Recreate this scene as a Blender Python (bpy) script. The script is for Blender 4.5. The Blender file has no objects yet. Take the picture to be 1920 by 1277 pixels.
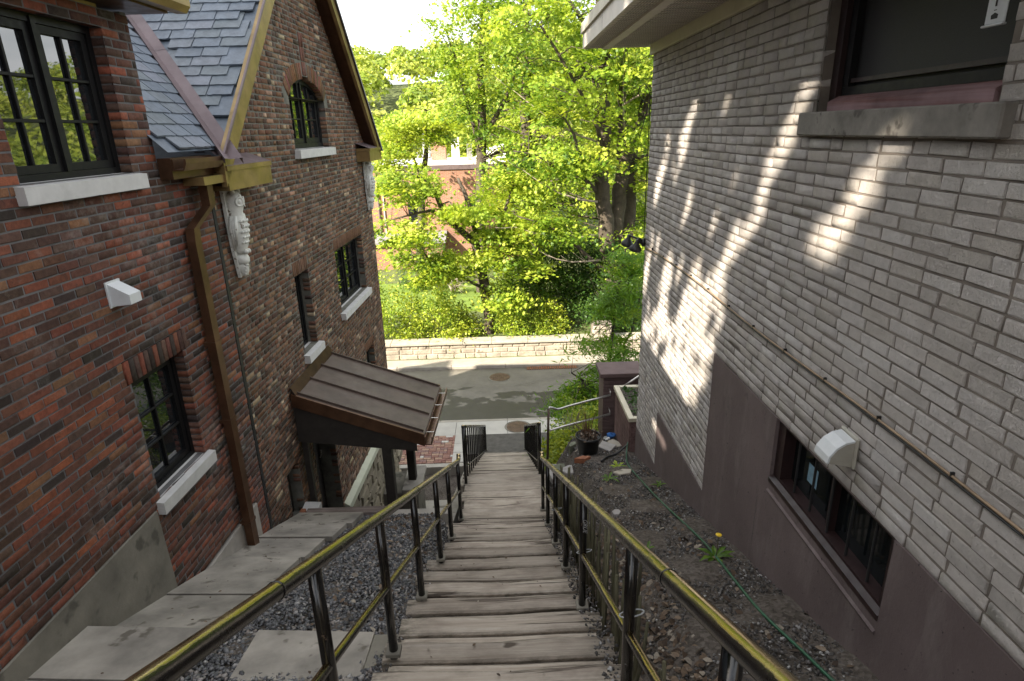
import bpy, math, random
import numpy as np
from mathutils import Vector, Matrix

random.seed(7)
RNG = np.random.default_rng(11)
SC = bpy.context.scene
COL = SC.collection
R = math.radians

# ------------------------------------------------------------------ camera
# the camera stands at the world origin, about 1.45 m above the stair; street level is z = -8.3
cam_d = bpy.data.cameras.new('camera')
cam = bpy.data.objects.new('camera', cam_d)
COL.objects.link(cam)
cam_d.sensor_width = 36.0
cam_d.sensor_fit = 'HORIZONTAL'
cam_d.lens = 36.0 * 1140.0 / 1920.0
cam_d.clip_start = 0.05
cam_d.clip_end = 2000
_p, _y, _r = R(19.12), R(-0.71), R(-1.54)
fw = Vector((-math.sin(_y) * math.cos(_p), math.cos(_y) * math.cos(_p), -math.sin(_p)))
rt = Vector((math.cos(_y), math.sin(_y), 0))
up = rt.cross(fw)
rt2 = rt * math.cos(_r) + up * math.sin(_r)
up2 = -rt * math.sin(_r) + up * math.cos(_r)
cam.matrix_world = Matrix(((rt2.x, up2.x, -fw.x, 0), (rt2.y, up2.y, -fw.y, 0), (rt2.z, up2.z, -fw.z, 0), (0, 0, 0, 1)))
SC.camera = cam

# ------------------------------------------------------------------ sky and sun
SUN = Vector((1.25, 1.0, -1.05)).normalized()          # direction the light travels
elev = math.asin(-SUN.z)
azim = math.atan2(-SUN.x, -SUN.y)
w = bpy.data.worlds.new('World')
SC.world = w
w.use_nodes = True
nt = w.node_tree
nt.nodes.clear()
wo = nt.nodes.new('ShaderNodeOutputWorld')
bg = nt.nodes.new('ShaderNodeBackground')
sky = nt.nodes.new('ShaderNodeTexSky')
sky.sky_type = 'NISHITA'
sky.sun_disc = False
sky.sun_elevation = elev
sky.sun_rotation = azim % (2 * math.pi)
sky.air_density = 1.0
sky.dust_density = 2.5
sky.ozone_density = 1.0
tc = nt.nodes.new('ShaderNodeTexCoord')
mp = nt.nodes.new('ShaderNodeMapping')
mp.inputs['Scale'].default_value = (1.0, 1.0, 2.6)
mp.inputs['Location'].default_value = (0.35, 0.1, 0.2)
cn = nt.nodes.new('ShaderNodeTexNoise')
cn.inputs['Scale'].default_value = 2.1
cn.inputs['Detail'].default_value = 7
cn.inputs['Roughness'].default_value = 0.55
cr = nt.nodes.new('ShaderNodeValToRGB')
cr.color_ramp.elements[0].position = 0.40
cr.color_ramp.elements[0].color = (0.18, 0.18, 0.18, 1)
cr.color_ramp.elements[1].position = 0.56
cr.color_ramp.elements[1].color = (0.95, 0.95, 0.95, 1)
mx = nt.nodes.new('ShaderNodeMixRGB')
mx.inputs['Color2'].default_value = (11.0, 11.2, 11.4, 1)
nt.links.new(tc.outputs['Generated'], mp.inputs['Vector'])
nt.links.new(mp.outputs['Vector'], cn.inputs['Vector'])
nt.links.new(cn.outputs['Fac'], cr.inputs['Fac'])
nt.links.new(cr.outputs['Color'], mx.inputs['Fac'])
nt.links.new(sky.outputs['Color'], mx.inputs['Color1'])
nt.links.new(mx.outputs['Color'], bg.inputs['Color'])
bg.inputs['Strength'].default_value = 0.065
nt.links.new(bg.outputs['Background'], wo.inputs['Surface'])

sl = bpy.data.lights.new('sun', 'SUN')
sl.energy = 5.0
sl.angle = R(0.53)
sl.color = (1.0, 0.90, 0.74)
so = bpy.data.objects.new('sun', sl)
so.rotation_euler = SUN.to_track_quat('-Z', 'Y').to_euler()
so.location = (-8, -20, 30)
COL.objects.link(so)

SC.view_settings.view_transform = 'Standard'
SC.view_settings.look = 'None'
SC.view_settings.gamma = 1.0
SC.view_settings.use_curve_mapping = False
SC.view_settings.exposure = 1.78
SC.render.engine = 'CYCLES'
SC.cycles.max_bounces = 8
SC.cycles.diffuse_bounces = 4
SC.cycles.transmission_bounces = 4
SC.cycles.glossy_bounces = 3
SC.cycles.sample_clamp_indirect = 6.0


# ------------------------------------------------------------------ materials
class NT:
    def __init__(s, name):
        s.m = bpy.data.materials.new(name)
        s.m.use_nodes = True
        s.t = s.m.node_tree
        s.t.nodes.clear()
        s.o = s.t.nodes.new('ShaderNodeOutputMaterial')
        s.b = s.t.nodes.new('ShaderNodeBsdfPrincipled')
        s.t.links.new(s.b.outputs[0], s.o.inputs['Surface'])
        s._pos = None

    def n(s, t, **kw):
        x = s.t.nodes.new(t)
        for k, v in kw.items():
            setattr(x, k, v)
        return x

    def l(s, a, b):
        s.t.links.new(a, b)

    def pos(s):
        if s._pos is None:
            s._pos = s.n('ShaderNodeNewGeometry').outputs['Position']
        return s._pos

    def mapped(s, sc):
        m = s.n('ShaderNodeMapping')
        m.inputs['Scale'].default_value = sc
        s.l(s.pos(), m.inputs['Vector'])
        return m.outputs['Vector']

    def noise(s, scale, detail=4, rough=.6, vec=None, dist=0.):
        x = s.n('ShaderNodeTexNoise')
        x.inputs['Scale'].default_value = scale
        x.inputs['Detail'].default_value = detail
        x.inputs['Roughness'].default_value = rough
        x.inputs['Distortion'].default_value = dist
        s.l(vec if vec is not None else s.pos(), x.inputs['Vector'])
        return x.outputs['Fac']

    def ramp(s, fac, stops, interp='LINEAR'):
        r = s.n('ShaderNodeValToRGB')
        r.color_ramp.interpolation = interp
        e = r.color_ramp.elements
        while len(e) < len(stops):
            e.new(0.5)
        for i, (p, c) in enumerate(stops):
            e[i].position = p
            e[i].color = (c[0], c[1], c[2], 1) if hasattr(c, '__len__') else (c, c, c, 1)
        s.l(fac, r.inputs['Fac'])
        return r.outputs['Color']

    def mix(s, fac, a, b, mode='MIX'):
        m = s.n('ShaderNodeMixRGB', blend_type=mode)
        for sock, v in ((m.inputs['Fac'], fac), (m.inputs['Color1'], a), (m.inputs['Color2'], b)):
            if isinstance(v, (int, float)):
                sock.default_value = v if sock.name == 'Fac' else (v, v, v, 1)
            elif isinstance(v, tuple):
                sock.default_value = (v[0], v[1], v[2], 1)
            else:
                s.l(v, sock)
        return m.outputs['Color']

    def color(s, c):
        s.l(c, s.b.inputs['Base Color']) if not isinstance(c, tuple) else setattr(s.b.inputs['Base Color'], 'default_value', (*c, 1))

    def rough(s, v):
        if isinstance(v, (int, float)):
            s.b.inputs['Roughness'].default_value = v
        else:
            s.l(v, s.b.inputs['Roughness'])

    def bump(s, h, strength=.3, dist=.01):
        b = s.n('ShaderNodeBump')
        b.inputs['Strength'].default_value = strength
        b.inputs['Distance'].default_value = dist
        s.l(h, b.inputs['Height'])
        s.l(b.outputs['Normal'], s.b.inputs['Normal'])


def simple(name, c, rough=.7, var=.25, scale=6., bump=.25, bscale=60., metal=0., dist=.004, spots=None, spec=.5):
    k = NT(name)
    f = k.noise(scale, 5, .62)
    lo = tuple(x * (1 - var) for x in c)
    hi = tuple(min(1, x * (1 + var)) for x in c)
    col = k.ramp(f, [(.3, lo), (.7, hi)])
    if spots:
        m = k.ramp(k.noise(spots[1], 3, .5), [(spots[2], 0.), (spots[2] + .06, 1.)])
        col = k.mix(m, col, spots[0])
    k.color(col)
    k.rough(k.ramp(k.noise(scale * 2.3, 3), [(.3, max(.02, rough - .08)), (.7, min(1, rough + .08))]))
    k.b.inputs['Metallic'].default_value = metal
    k.b.inputs['Specular IOR Level'].default_value = spec
    if bump:
        k.bump(k.noise(bscale, 4, .65), bump, dist)
    return k.m


def brick_mat(name, source, eff=.2, rough=.85, pit=.5):
    k = NT(name)
    if source == 'object':
        base = k.n('ShaderNodeObjectInfo').outputs['Color']
    else:
        base = k.n('ShaderNodeAttribute', attribute_name='col').outputs['Color']
    v = k.ramp(k.noise(28, 5, .7), [(.25, .62), (.75, 1.35)])
    col = k.mix(1., base, v, 'MULTIPLY')
    dark = k.ramp(k.noise(11, 4, .7, dist=1.), [(.56, 0.), (.7, .6)])
    col = k.mix(dark, col, (.035, .026, .022))
    e = k.ramp(k.mix(1., k.noise(9, 5, .75), k.noise(1.1, 3), 'MULTIPLY'), [(.275, 0.), (.40, eff)])
    col = k.mix(e, col, (.42, .39, .35))
    k.color(col)
    k.rough(rough)
    k.b.inputs['Specular IOR Level'].default_value = .25
    k.bump(k.noise(70, 6, .75), pit, .006)
    return k.m


def rough_brick_mat(name, source):
    """light grey painted brick with bark-like relief"""
    k = NT(name)
    if source == 'object':
        base = k.n('ShaderNodeObjectInfo').outputs['Color']
    else:
        base = k.n('ShaderNodeAttribute', attribute_name='col').outputs['Color']
    v = k.ramp(k.noise(14, 6, .7), [(.3, .86), (.7, 1.1)])
    col = k.mix(1., base, v, 'MULTIPLY')
    d = k.ramp(k.noise(60, 3, .6), [(.62, 0.), (.7, .35)])
    col = k.mix(d, col, (.16, .14, .12))
    col = k.mix(k.ramp(k.noise(1.1, 4, .6), [(.5, 0.), (.75, .25)]), col, (.34, .29, .24))
    k.color(col)
    k.rough(.8)
    k.b.inputs['Specular IOR Level'].default_value = .3
    h = k.mix(.5, k.noise(55, 5, .7), k.ramp(k.noise(120, 3, .6, vec=k.mapped((1, 1, .5)), dist=2.), [(.35, 0.), (.6, 1.)]))
    k.bump(h, 1.0, .011)
    return k.m


def glass_mat(name, tint=(.012, .014, .016), rough=.015, spec=1.0):
    k = NT(name)
    k.color(tint)
    k.rough(rough)
    k.b.inputs['IOR'].default_value = 1.52
    k.b.inputs['Specular IOR Level'].default_value = spec
    k.b.inputs['Coat Weight'].default_value = spec
    k.b.inputs['Coat Roughness'].default_value = .01
    k.bump(k.noise(3.5, 1, .4), .012, .05)
    return k.m


def leaf_mat(name, cols, trans=.5, wild=.35):
    """diffuse + translucent leaf, colour from a per-leaf value"""
    k = NT(name)
    a = k.n('ShaderNodeAttribute', attribute_name='rnd').outputs['Fac']
    f = k.mix(wild, a, k.noise(.7, 3, .6))
    c = k.ramp(f, [(i / (len(cols) - 1) * .8 + .1, x) for i, x in enumerate(cols)])
    k.color(c)
    k.rough(.45)
    k.b.inputs['Specular IOR Level'].default_value = .35
    t = k.n('ShaderNodeBsdfTranslucent')
    k.l(k.mix(1., c, (1.18, 1.12, .72), 'MULTIPLY'), t.inputs['Color'])
    m = k.n('ShaderNodeMixShader')
    m.inputs['Fac'].default_value = trans
    k.l(k.b.outputs[0], m.inputs[1])
    k.l(t.outputs[0], m.inputs[2])
    k.l(m.outputs[0], k.o.inputs['Surface'])
    return k.m


def wood_mat(name, light, dark, grain_axis='x', worn=.5, moss=0.):
    k = NT(name)
    sc = {'x': (1.0, 26, 26), 'y': (26, 1.0, 26), 'z': (26, 26, 1.0)}[grain_axis]
    oi = k.n('ShaderNodeObjectInfo')
    add = k.n('ShaderNodeVectorMath', operation='ADD')
    k.l(k.mapped(sc), add.inputs[0])
    sm = k.n('ShaderNodeVectorMath', operation='SCALE')
    cx = k.n('ShaderNodeCombineXYZ')
    k.l(oi.outputs['Random'], cx.inputs[0])
    k.l(oi.outputs['Random'], cx.inputs[1])
    k.l(cx.outputs[0], sm.inputs[0])
    sm.inputs['Scale'].default_value = 37.
    k.l(sm.outputs[0], add.inputs[1])
    g = k.noise(1.0, 6, .68, vec=add.outputs[0], dist=.6)
    c = k.ramp(g, [(.30, dark), (.46, tuple((a + b) / 2 for a, b in zip(light, dark))), (.62, light)])
    big = k.ramp(k.noise(2.2, 4, .65), [(.35, .62), (.7, 1.12)])
    c = k.mix(1., c, big, 'MULTIPLY')
    crack = k.ramp(k.noise(2.4, 5, .75, vec=add.outputs[0], dist=1.2), [(.60, 0.), (.68, worn)])
    c = k.mix(crack, c, tuple(x * .22 for x in dark))
    rv = k.ramp(oi.outputs['Random'], [(0., .82), (1., 1.12)])
    c = k.mix(1., c, rv, 'MULTIPLY')
    if moss:
        c = k.mix(k.ramp(k.noise(5, 4, .7), [(.55, 0.), (.75, moss)]), c, (.06, .075, .03))
    k.color(c)
    k.rough(.85)
    k.b.inputs['Specular IOR Level'].default_value = .2
    k.bump(k.mix(.55, g, crack), .45, .008)
    return k.m


MT = {}
MT['brick_obj'] = brick_mat('red_brick_single', 'object')
MT['brick_col'] = brick_mat('red_brick_field', 'attr')
MT['gbrick_col'] = brick_mat('old_brown_brick_field', 'attr', eff=.12, pit=.6)
MT['pale_obj'] = rough_brick_mat('pale_brick_single', 'object')
MT['pale_col'] = rough_brick_mat('pale_brick_field', 'attr')
MT['mortar'] = simple('grey_mortar', (.115, .112, .112), .9, .35, 5, .5, 90)
MT['mortar_dark'] = simple('dark_old_mortar', (.125, .12, .10), .9, .35, 7, .5, 80)
MT['mortar_tan'] = simple('brown_mortar', (.165, .140, .118), .9, .3, 5, .5, 80)
MT['parging'] = None
MT['concrete'] = simple('weathered_concrete', (.31, .285, .25), .85, .25, 2.6, .35, 50, spots=((.14, .125, .105), 5, .66))
MT['concrete_dark'] = simple('damp_concrete', (.175, .16, .13), .85, .42, 1.7, .5, 40, spots=((.085, .078, .062), 4, .60))
MT['slab'] = simple('concrete_slab', (.255, .232, .20), .85, .42, 2.0, .5, 45, spots=((.115, .10, .08), 6, .62))
MT['limestone'] = simple('limestone_sill', (.50, .49, .475), .7, .12, 7, .25, 90)
MT['sill_grey'] = simple('weathered_grey_sill', (.20, .185, .165), .85, .3, 7, .4, 60, spots=((.09, .08, .07), 9, .6))
MT['black_frame'] = simple('black_window_paint', (.008, .008, .0085), .5, .2, 9, .05, 50, spec=.22)
MT['glass'] = glass_mat('window_glass')
MT['glass_dark'] = glass_mat('basement_glass', (.006, .008, .009), .05, .12)
MT['gold_copper'] = simple('new_copper_trim', (.27, .185, .08), .38, .35, 3, 0, 20, metal=.6)
MT['brown_copper'] = simple('aged_copper', (.115, .060, .034), .38, .35, 4, 0, 20, metal=.65)
MT['roof_copper'] = simple('dull_copper_roof', (.092, .068, .055), .5, .25, 3, .04, 18, metal=.05, spec=.3)
MT['flashing'] = simple('plum_flashing', (.155, .115, .12), .5, .15, 4, .06, 20, metal=.35)
MT['slate'] = None
MT['plaster'] = simple('old_white_plaster', (.60, .60, .55), .8, .16, 16, .5, 60, spots=((.20, .17, .13), 22, .64))
MT['white_plastic'] = simple('white_vent_plastic', (.62, .64, .65), .45, .06, 12, .05, 60)
MT['beige_plastic'] = simple('beige_vent_flange', (.34, .32, .27), .5, .1, 12, .05, 60)
MT['rail_paint'] = None
MT['tread'] = None
MT['stake'] = wood_mat('mossy_stake_wood', (.17, .16, .10), (.05, .045, .03), 'z', .5, .5)
MT['beam'] = wood_mat('grey_timber_beam', (.34, .28, .25), (.15, .115, .10), 'x', .5)
MT['black_wood'] = simple('black_stained_wood', (.022, .018, .015), .6, .3, 8, .2, 40)
MT['soffit'] = simple('pale_soffit_metal', (.74, .70, .62), .5, .06, 6, .05, 30)
MT['soffit_hole'] = simple('soffit_slot', (.03, .028, .024), .8, .2, 6, 0)
MT['fascia'] = simple('pale_fascia_paint', (.62, .56, .50), .55, .1, 5, .08, 30)
MT['trim'] = simple('cream_wall_trim', (.52, .47, .36), .6, .1, 4, .1, 40)
MT['red_wood'] = wood_mat('worn_red_window_wood', (.30, .20, .21), (.19, .08, .07), 'y', .3)
MT['dark_red'] = simple('dark_red_frame', (.020, .009, .009), .5, .3, 8, .15, 50)
MT['screen'] = simple('dark_insect_screen', (.010, .0095, .009), .6, .3, 200, 0)
MT['soil'] = None
MT['gravel'] = None
MT['litter'] = None
MT['asphalt'] = None
MT['sidewalk'] = simple('sidewalk_concrete', (.40, .375, .34), .85, .15, 1.2, .3, 40, spots=((.20, .18, .16), 3, .7))
MT['kerb'] = simple('kerb_concrete', (.30, .27, .23), .85, .2, 2, .3, 40)
MT['iron'] = simple('rusty_cast_iron', (.13, .085, .06), .6, .3, 7, .3, 60, metal=.3)
MT['rubble'] = simple('pale_rubble_stone', (.31, .27, .215), .85, .38, 2.2, .7, 18, dist=.025, spots=((.17, .145, .11), 3, .6))
MT['rubble_dark'] = simple('dark_rubble_stone', (.20, .17, .125), .85, .35, 2.5, .6, 18, dist=.02)
MT['coping'] = simple('coping_stone', (.35, .315, .26), .85, .25, 2, .4, 25, spots=((.2, .175, .14), 3, .64))
MT['bark'] = simple('maple_bark', (.070, .055, .040), .9, .4, 5, .9, 22, dist=.03)
MT['bark_pale'] = simple('pale_twig_bark', (.30, .25, .20), .9, .3, 5, .5, 22)
MT['hose_green'] = simple('green_garden_hose', (.018, .085, .045), .45, .2, 9, .05, 50)
MT['rubber'] = simple('black_rubber', (.015, .015, .016), .5, .2, 9, .08, 50)
MT['black_pot'] = simple('black_plastic_pot', (.014, .014, .015), .42, .2, 9, .05, 50)
MT['dry_plant'] = simple('dry_brown_stems', (.13, .065, .035), .85, .4, 12, .3, 60)
MT['steel'] = simple('galvanised_tube', (.50, .48, .45), .33, .12, 8, .05, 60, metal=.85)
MT['rust_steel'] = simple('rusty_tube', (.085, .055, .042), .6, .3, 8, .2, 60, metal=.4)
MT['brown_paint'] = simple('brown_painted_brick', (.115, .075, .072), .75, .18, 5, .35, 40)
MT['brown_boards'] = wood_mat('faded_brown_boards', (.23, .15, .14), (.11, .06, .055), 'y', .25)
MT['yellow'] = simple('yellow_petal', (.75, .50, .02), .6, .1, 30, 0)
MT['blue_cloth'] = simple('blue_rag', (.02, .10, .30), .8, .3, 20, .3, 60)
MT['white_cloth'] = simple('white_scrap', (.6, .6, .58), .8, .15, 20, .3, 60)
MT['flagstone'] = simple('grey_flagstone', (.30, .28, .265), .85, .2, 6, .5, 40)
MT['green_stone'] = simple('mossy_flagstone', (.13, .135, .095), .9, .3, 8, .6, 40)
MT['far_brick'] = None
MT['white_roof'] = simple('white_roof_membrane', (.66, .65, .63), .7, .08, 2, .1, 20)
MT['grey_roof'] = simple('grey_shingle', (.20, .19, .195), .9, .2, 3, .3, 20)
MT['wire'] = simple('black_cable', (.012, .012, .012), .5, .2, 8, 0)
MT['tie'] = simple('grey_zip_tie', (.35, .36, .37), .5, .1, 8, 0)
MT['conduit'] = simple('brown_cable', (.27, .19, .12), .5, .3, 6, .1, 40)
MT['light_ledge'] = simple('pale_green_ledge', (.47, .48, .38), .7, .1, 4, .15, 40)
MT['paper'] = simple('blue_grey_sticker', (.18, .30, .38), .5, .2, 25, 0)
MT['print_black'] = simple('black_print', (.01, .01, .01), .6, .1, 9, 0)
MT['scrawl'] = simple('white_marker', (.34, .34, .34), .6, .1, 9, 0)
MT['orange_cut'] = simple('broken_clay', (.26, .10, .05), .85, .3, 12, .4, 50)

LEAF_A = leaf_mat('maple_leaf_young', [(.045, .12, .015), (.16, .27, .028), (.37, .48, .05), (.56, .61, .10)], .5)
LEAF_B = leaf_mat('maple_leaf_lime', [(.075, .16, .02), (.25, .37, .036), (.46, .55, .068), (.62, .65, .13)], .5)
LEAF_C = leaf_mat('leaf_mid_green', [(.055, .12, .02), (.10, .19, .025), (.19, .29, .035)], .42)
LEAF_D = leaf_mat('leaf_deep_green', [(.018, .055, .012), (.04, .095, .018), (.085, .155, .025)], .3)
LEAF_FAR = leaf_mat('woodland_leaf', [(.07, .14, .02), (.19, .27, .03), (.36, .42, .06), (.42, .42, .12)], .4, .55)
LEAF_CUT = leaf_mat('cutleaf_green', [(.07, .17, .02), (.15, .29, .025), (.29, .40, .035)], .5)
LEAF_COVER = leaf_mat('groundcover_leaf', [(.10, .17, .02), (.26, .34, .03), (.46, .48, .05)], .4)


def _slate():
    k = NT('blue_grey_slate')
    oi = k.n('ShaderNodeObjectInfo')
    c = k.ramp(oi.outputs['Random'], [(0, (.095, .118, .15)), (.35, (.125, .15, .185)), (.7, (.11, .132, .148)), (1, (.15, .165, .20))])
    c = k.mix(1., c, k.ramp(k.noise(9, 5, .65), [(.3, .75), (.7, 1.2)]), 'MULTIPLY')
    k.color(c)
    k.rough(k.ramp(k.noise(16, 3), [(.3, .35), (.7, .55)]))
    k.bump(k.noise(22, 5, .6, dist=.8), .4, .006)
    return k.m


def _rail():
    k = NT('worn_black_rail_paint')
    m = k.ramp(k.noise(9, 5, .8, dist=.4), [(.66, 0.), (.70, 1.)])
    c = k.mix(k.ramp(k.noise(3.5, 4, .6), [(.5, 0.), (.75, .5)]), (.007, .0065, .006), (.03, .02, .012))
    c = k.mix(m, c, (.10, .07, .05))
    sp = k.ramp(k.noise(38, 3, .6), [(.735, 0.), (.75, 1.)])
    c = k.mix(sp, c, (.45, .45, .44))
    k.color(c)
    k.rough(k.ramp(k.noise(6, 4, .7), [(.3, .09), (.7, .19)]))
    k.b.inputs['Specular IOR Level'].default_value = .5
    k.bump(k.noise(45, 4, .7), .12, .003)
    return k.m


def _soil():
    k = NT('gritty_soil')
    c = k.ramp(k.noise(5, 6, .75), [(.3, (.035, .028, .022)), (.5, (.085, .068, .055)), (.68, (.15, .13, .115))])
    v = k.n('ShaderNodeTexVoronoi')
    v.inputs['Scale'].default_value = 46
    k.l(k.pos(), v.inputs['Vector'])
    bw_ = k.n('ShaderNodeRGBToBW')
    k.l(v.outputs['Color'], bw_.inputs[0])
    c = k.mix(.5, c, k.mix(1., bw_.outputs[0], (.19, .165, .145), 'MULTIPLY'))
    k.color(c)
    k.rough(.95)
    k.b.inputs['Specular IOR Level'].default_value = .2
    k.bump(k.mix(.5, v.outputs['Distance'], k.noise(24, 6, .75)), .9, .02)
    return k.m


def _rnd_mat(name, stops, rough=.85):
    k = NT(name)
    a = k.n('ShaderNodeAttribute', attribute_name='rnd').outputs['Fac']
    c = k.ramp(a, stops)
    c = k.mix(1., c, k.ramp(k.noise(60, 3), [(.3, .75), (.7, 1.25)]), 'MULTIPLY')
    k.color(c)
    k.rough(rough)
    return k.m


def _street():
    k = NT('damp_concrete_street')
    c = k.ramp(k.noise(1.3, 7, .72), [(.3, (.122, .110, .093)), (.7, (.19, .172, .146))])
    c = k.mix(k.ramp(k.noise(14, 4, .7), [(.6, 0.), (.7, .35)]), c, (.12, .105, .09))
    sep = k.n('ShaderNodeSeparateXYZ')
    k.l(k.pos(), sep.inputs[0])

    def lane(y0, y1, v0, v1):
        r_ = k.n('ShaderNodeMapRange')
        for nm, v in (('From Min', y0), ('From Max', y1), ('To Min', v0), ('To Max', v1)):
            r_.inputs[nm].default_value = v
        k.l(sep.outputs['Y'], r_.inputs['Value'])
        return r_.outputs[0]
    # damp spreads from the near gutter in ragged tongues and leaves islands
    wv = k.noise(.85, 9, .58, vec=k.mapped((.7, 1.25, 1)), dist=.35)
    ad = k.n('ShaderNodeMath', operation='ADD')
    k.l(wv, ad.inputs[0])
    k.l(lane(19.2, 17.1, -.05, .16), ad.inputs[1])
    wet = k.ramp(ad.outputs[0], [(.535, 0.), (.55, 1.)])
    far = k.n('ShaderNodeMath', operation='LESS_THAN')
    far.inputs[1].default_value = 19.2
    k.l(sep.outputs['Y'], far.inputs[0])
    wet = k.mix(1., wet, far.outputs[0], 'MULTIPLY')
    c = k.mix(wet, c, k.mix(k.noise(5, 4), (.042, .038, .034), (.070, .063, .055)))
    # brown silt along both gutters
    c = k.mix(k.mix(1., lane(16.75, 16.5, 0, .8), k.ramp(k.noise(3, 5, .7), [(.3, .4), (.6, 1.)]), 'MULTIPLY'), c, (.105, .082, .055))
    c = k.mix(k.mix(1., lane(20.6, 20.85, 0, .8), k.ramp(k.noise(3, 5, .7), [(.35, .2), (.6, 1.)]), 'MULTIPLY'), c, (.075, .062, .048))
    k.color(c)
    k.rough(k.mix(wet, .85, .5))
    k.bump(k.noise(70, 4, .7), .3, .006)
    return k.m


def _farbrick():
    k = NT('far_orange_brick')
    tx = k.n('ShaderNodeTexBrick')
    m = k.n('ShaderNodeMapping')
    m.inputs['Rotation'].default_value = (R(90), 0, 0)
    k.l(k.pos(), m.inputs['Vector'])
    k.l(m.outputs[0], tx.inputs['Vector'])
    tx.inputs['Color1'].default_value = (.33, .145, .085, 1)
    tx.inputs['Color2'].default_value = (.25, .095, .055, 1)
    tx.inputs['Mortar'].default_value = (.30, .25, .21, 1)
    tx.inputs['Scale'].default_value = 1.0
    tx.inputs['Brick Width'].default_value = .22
    tx.inputs['Row Height'].default_value = .07
    tx.inputs['Mortar Size'].default_value = .008
    c = k.mix(1., tx.outputs['Color'], k.ramp(k.noise(.8, 5, .6), [(.3, .8), (.7, 1.15)]), 'MULTIPLY')
    k.color(c)
    k.rough(.9)
    return k.m


def _tread(name, split, lo):
    """bleached grey timber: fine grain, long dark splits, mossy dark ends, each plank of its own tone"""
    k = NT(name)
    oi = k.n('ShaderNodeObjectInfo')
    cx = k.n('ShaderNodeCombineXYZ')
    sm = k.n('ShaderNodeMath', operation='MULTIPLY')
    sm.inputs[1].default_value = 91.
    k.l(oi.outputs['Random'], sm.inputs[0])
    k.l(sm.outputs[0], cx.inputs[2])

    def vec(sc):
        a = k.n('ShaderNodeVectorMath', operation='ADD')
        k.l(k.mapped(sc), a.inputs[0])
        k.l(cx.outputs[0], a.inputs[1])
        return a.outputs[0]
    g = k.noise(1., 6, .7, vec=vec((1.2, 38, 6)), dist=.4)
    c = k.ramp(g, [(.28, tuple(x * lo for x in (.27, .22, .175))), (.5, tuple(x * lo for x in (.39, .335, .275))), (.72, tuple(x * lo for x in (.49, .435, .375)))])
    # long splits
    sp = k.noise(1., 5, .62, vec=vec((.55, 13, 3)), dist=.9)
    tone = k.ramp(oi.outputs['Random'], [(0, split), (1, split + .03)])
    ad = k.n('ShaderNodeMath', operation='ADD')
    k.l(sp, ad.inputs[0])
    k.l(tone, ad.inputs[1])
    crack = k.ramp(ad.outputs[0], [(.63, 0.), (.68, .9)])
    c = k.mix(crack, c, (.035, .026, .02))
    c = k.mix(k.ramp(k.noise(1.6, 5, .65, vec=vec((1.3, 3, 3))), [(.46, 0.), (.70, .75)]), c, (.175, .140, .115))
    kn = k.ramp(k.noise(4.2, 2, .4, vec=vec((.8, 2, 2))), [(.74, 0.), (.78, .85)])
    c = k.mix(kn, c, (.05, .035, .025))
    # mossy dark ends; edges painted darker too, to set the steps apart
    ed = k.n('ShaderNodeAttribute', attribute_name='wear_edge_tone').outputs['Fac']
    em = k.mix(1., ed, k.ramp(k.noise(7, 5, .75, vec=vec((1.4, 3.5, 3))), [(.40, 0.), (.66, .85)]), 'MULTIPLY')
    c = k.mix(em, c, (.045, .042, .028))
    c = k.mix(1., c, k.ramp(oi.outputs['Random'], [(0., .80), (.5, 1.0), (1., 1.16)]), 'MULTIPLY')
    k.color(c)
    k.rough(.88)
    k.b.inputs['Specular IOR Level'].default_value = .2
    hh = k.mix(.6, g, crack)
    inv = k.n('ShaderNodeInvert')
    k.l(crack, inv.inputs['Color'])
    k.bump(k.mix(.6, g, inv.outputs[0]), .5, .010)
    return k.m


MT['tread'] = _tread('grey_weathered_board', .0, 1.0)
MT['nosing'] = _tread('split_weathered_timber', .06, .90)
def _parging():
    k = NT('brown_painted_parging')
    c = k.ramp(k.noise(1.3, 6, .6), [(.3, (.098, .074, .073)), (.7, (.150, .115, .113))])
    c = k.mix(k.ramp(k.noise(3.2, 5, .7, vec=k.mapped((1, 1.6, .45))), [(.52, 0.), (.72, .7)]), c, (.175, .145, .14))
    c = k.mix(k.ramp(k.noise(36, 3, .5), [(.71, 0.), (.74, 1.)]), c, (.022, .018, .017))
    c = k.mix(k.ramp(k.noise(6, 5, .75), [(.60, 0.), (.70, .6)]), c, (.058, .046, .044))
    k.color(c)
    k.rough(.78)
    k.b.inputs['Specular IOR Level'].default_value = .35
    k.bump(k.mix(.5, k.noise(9, 4, .6), k.noise(55, 5, .7)), .45, .010)
    return k.m


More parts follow.
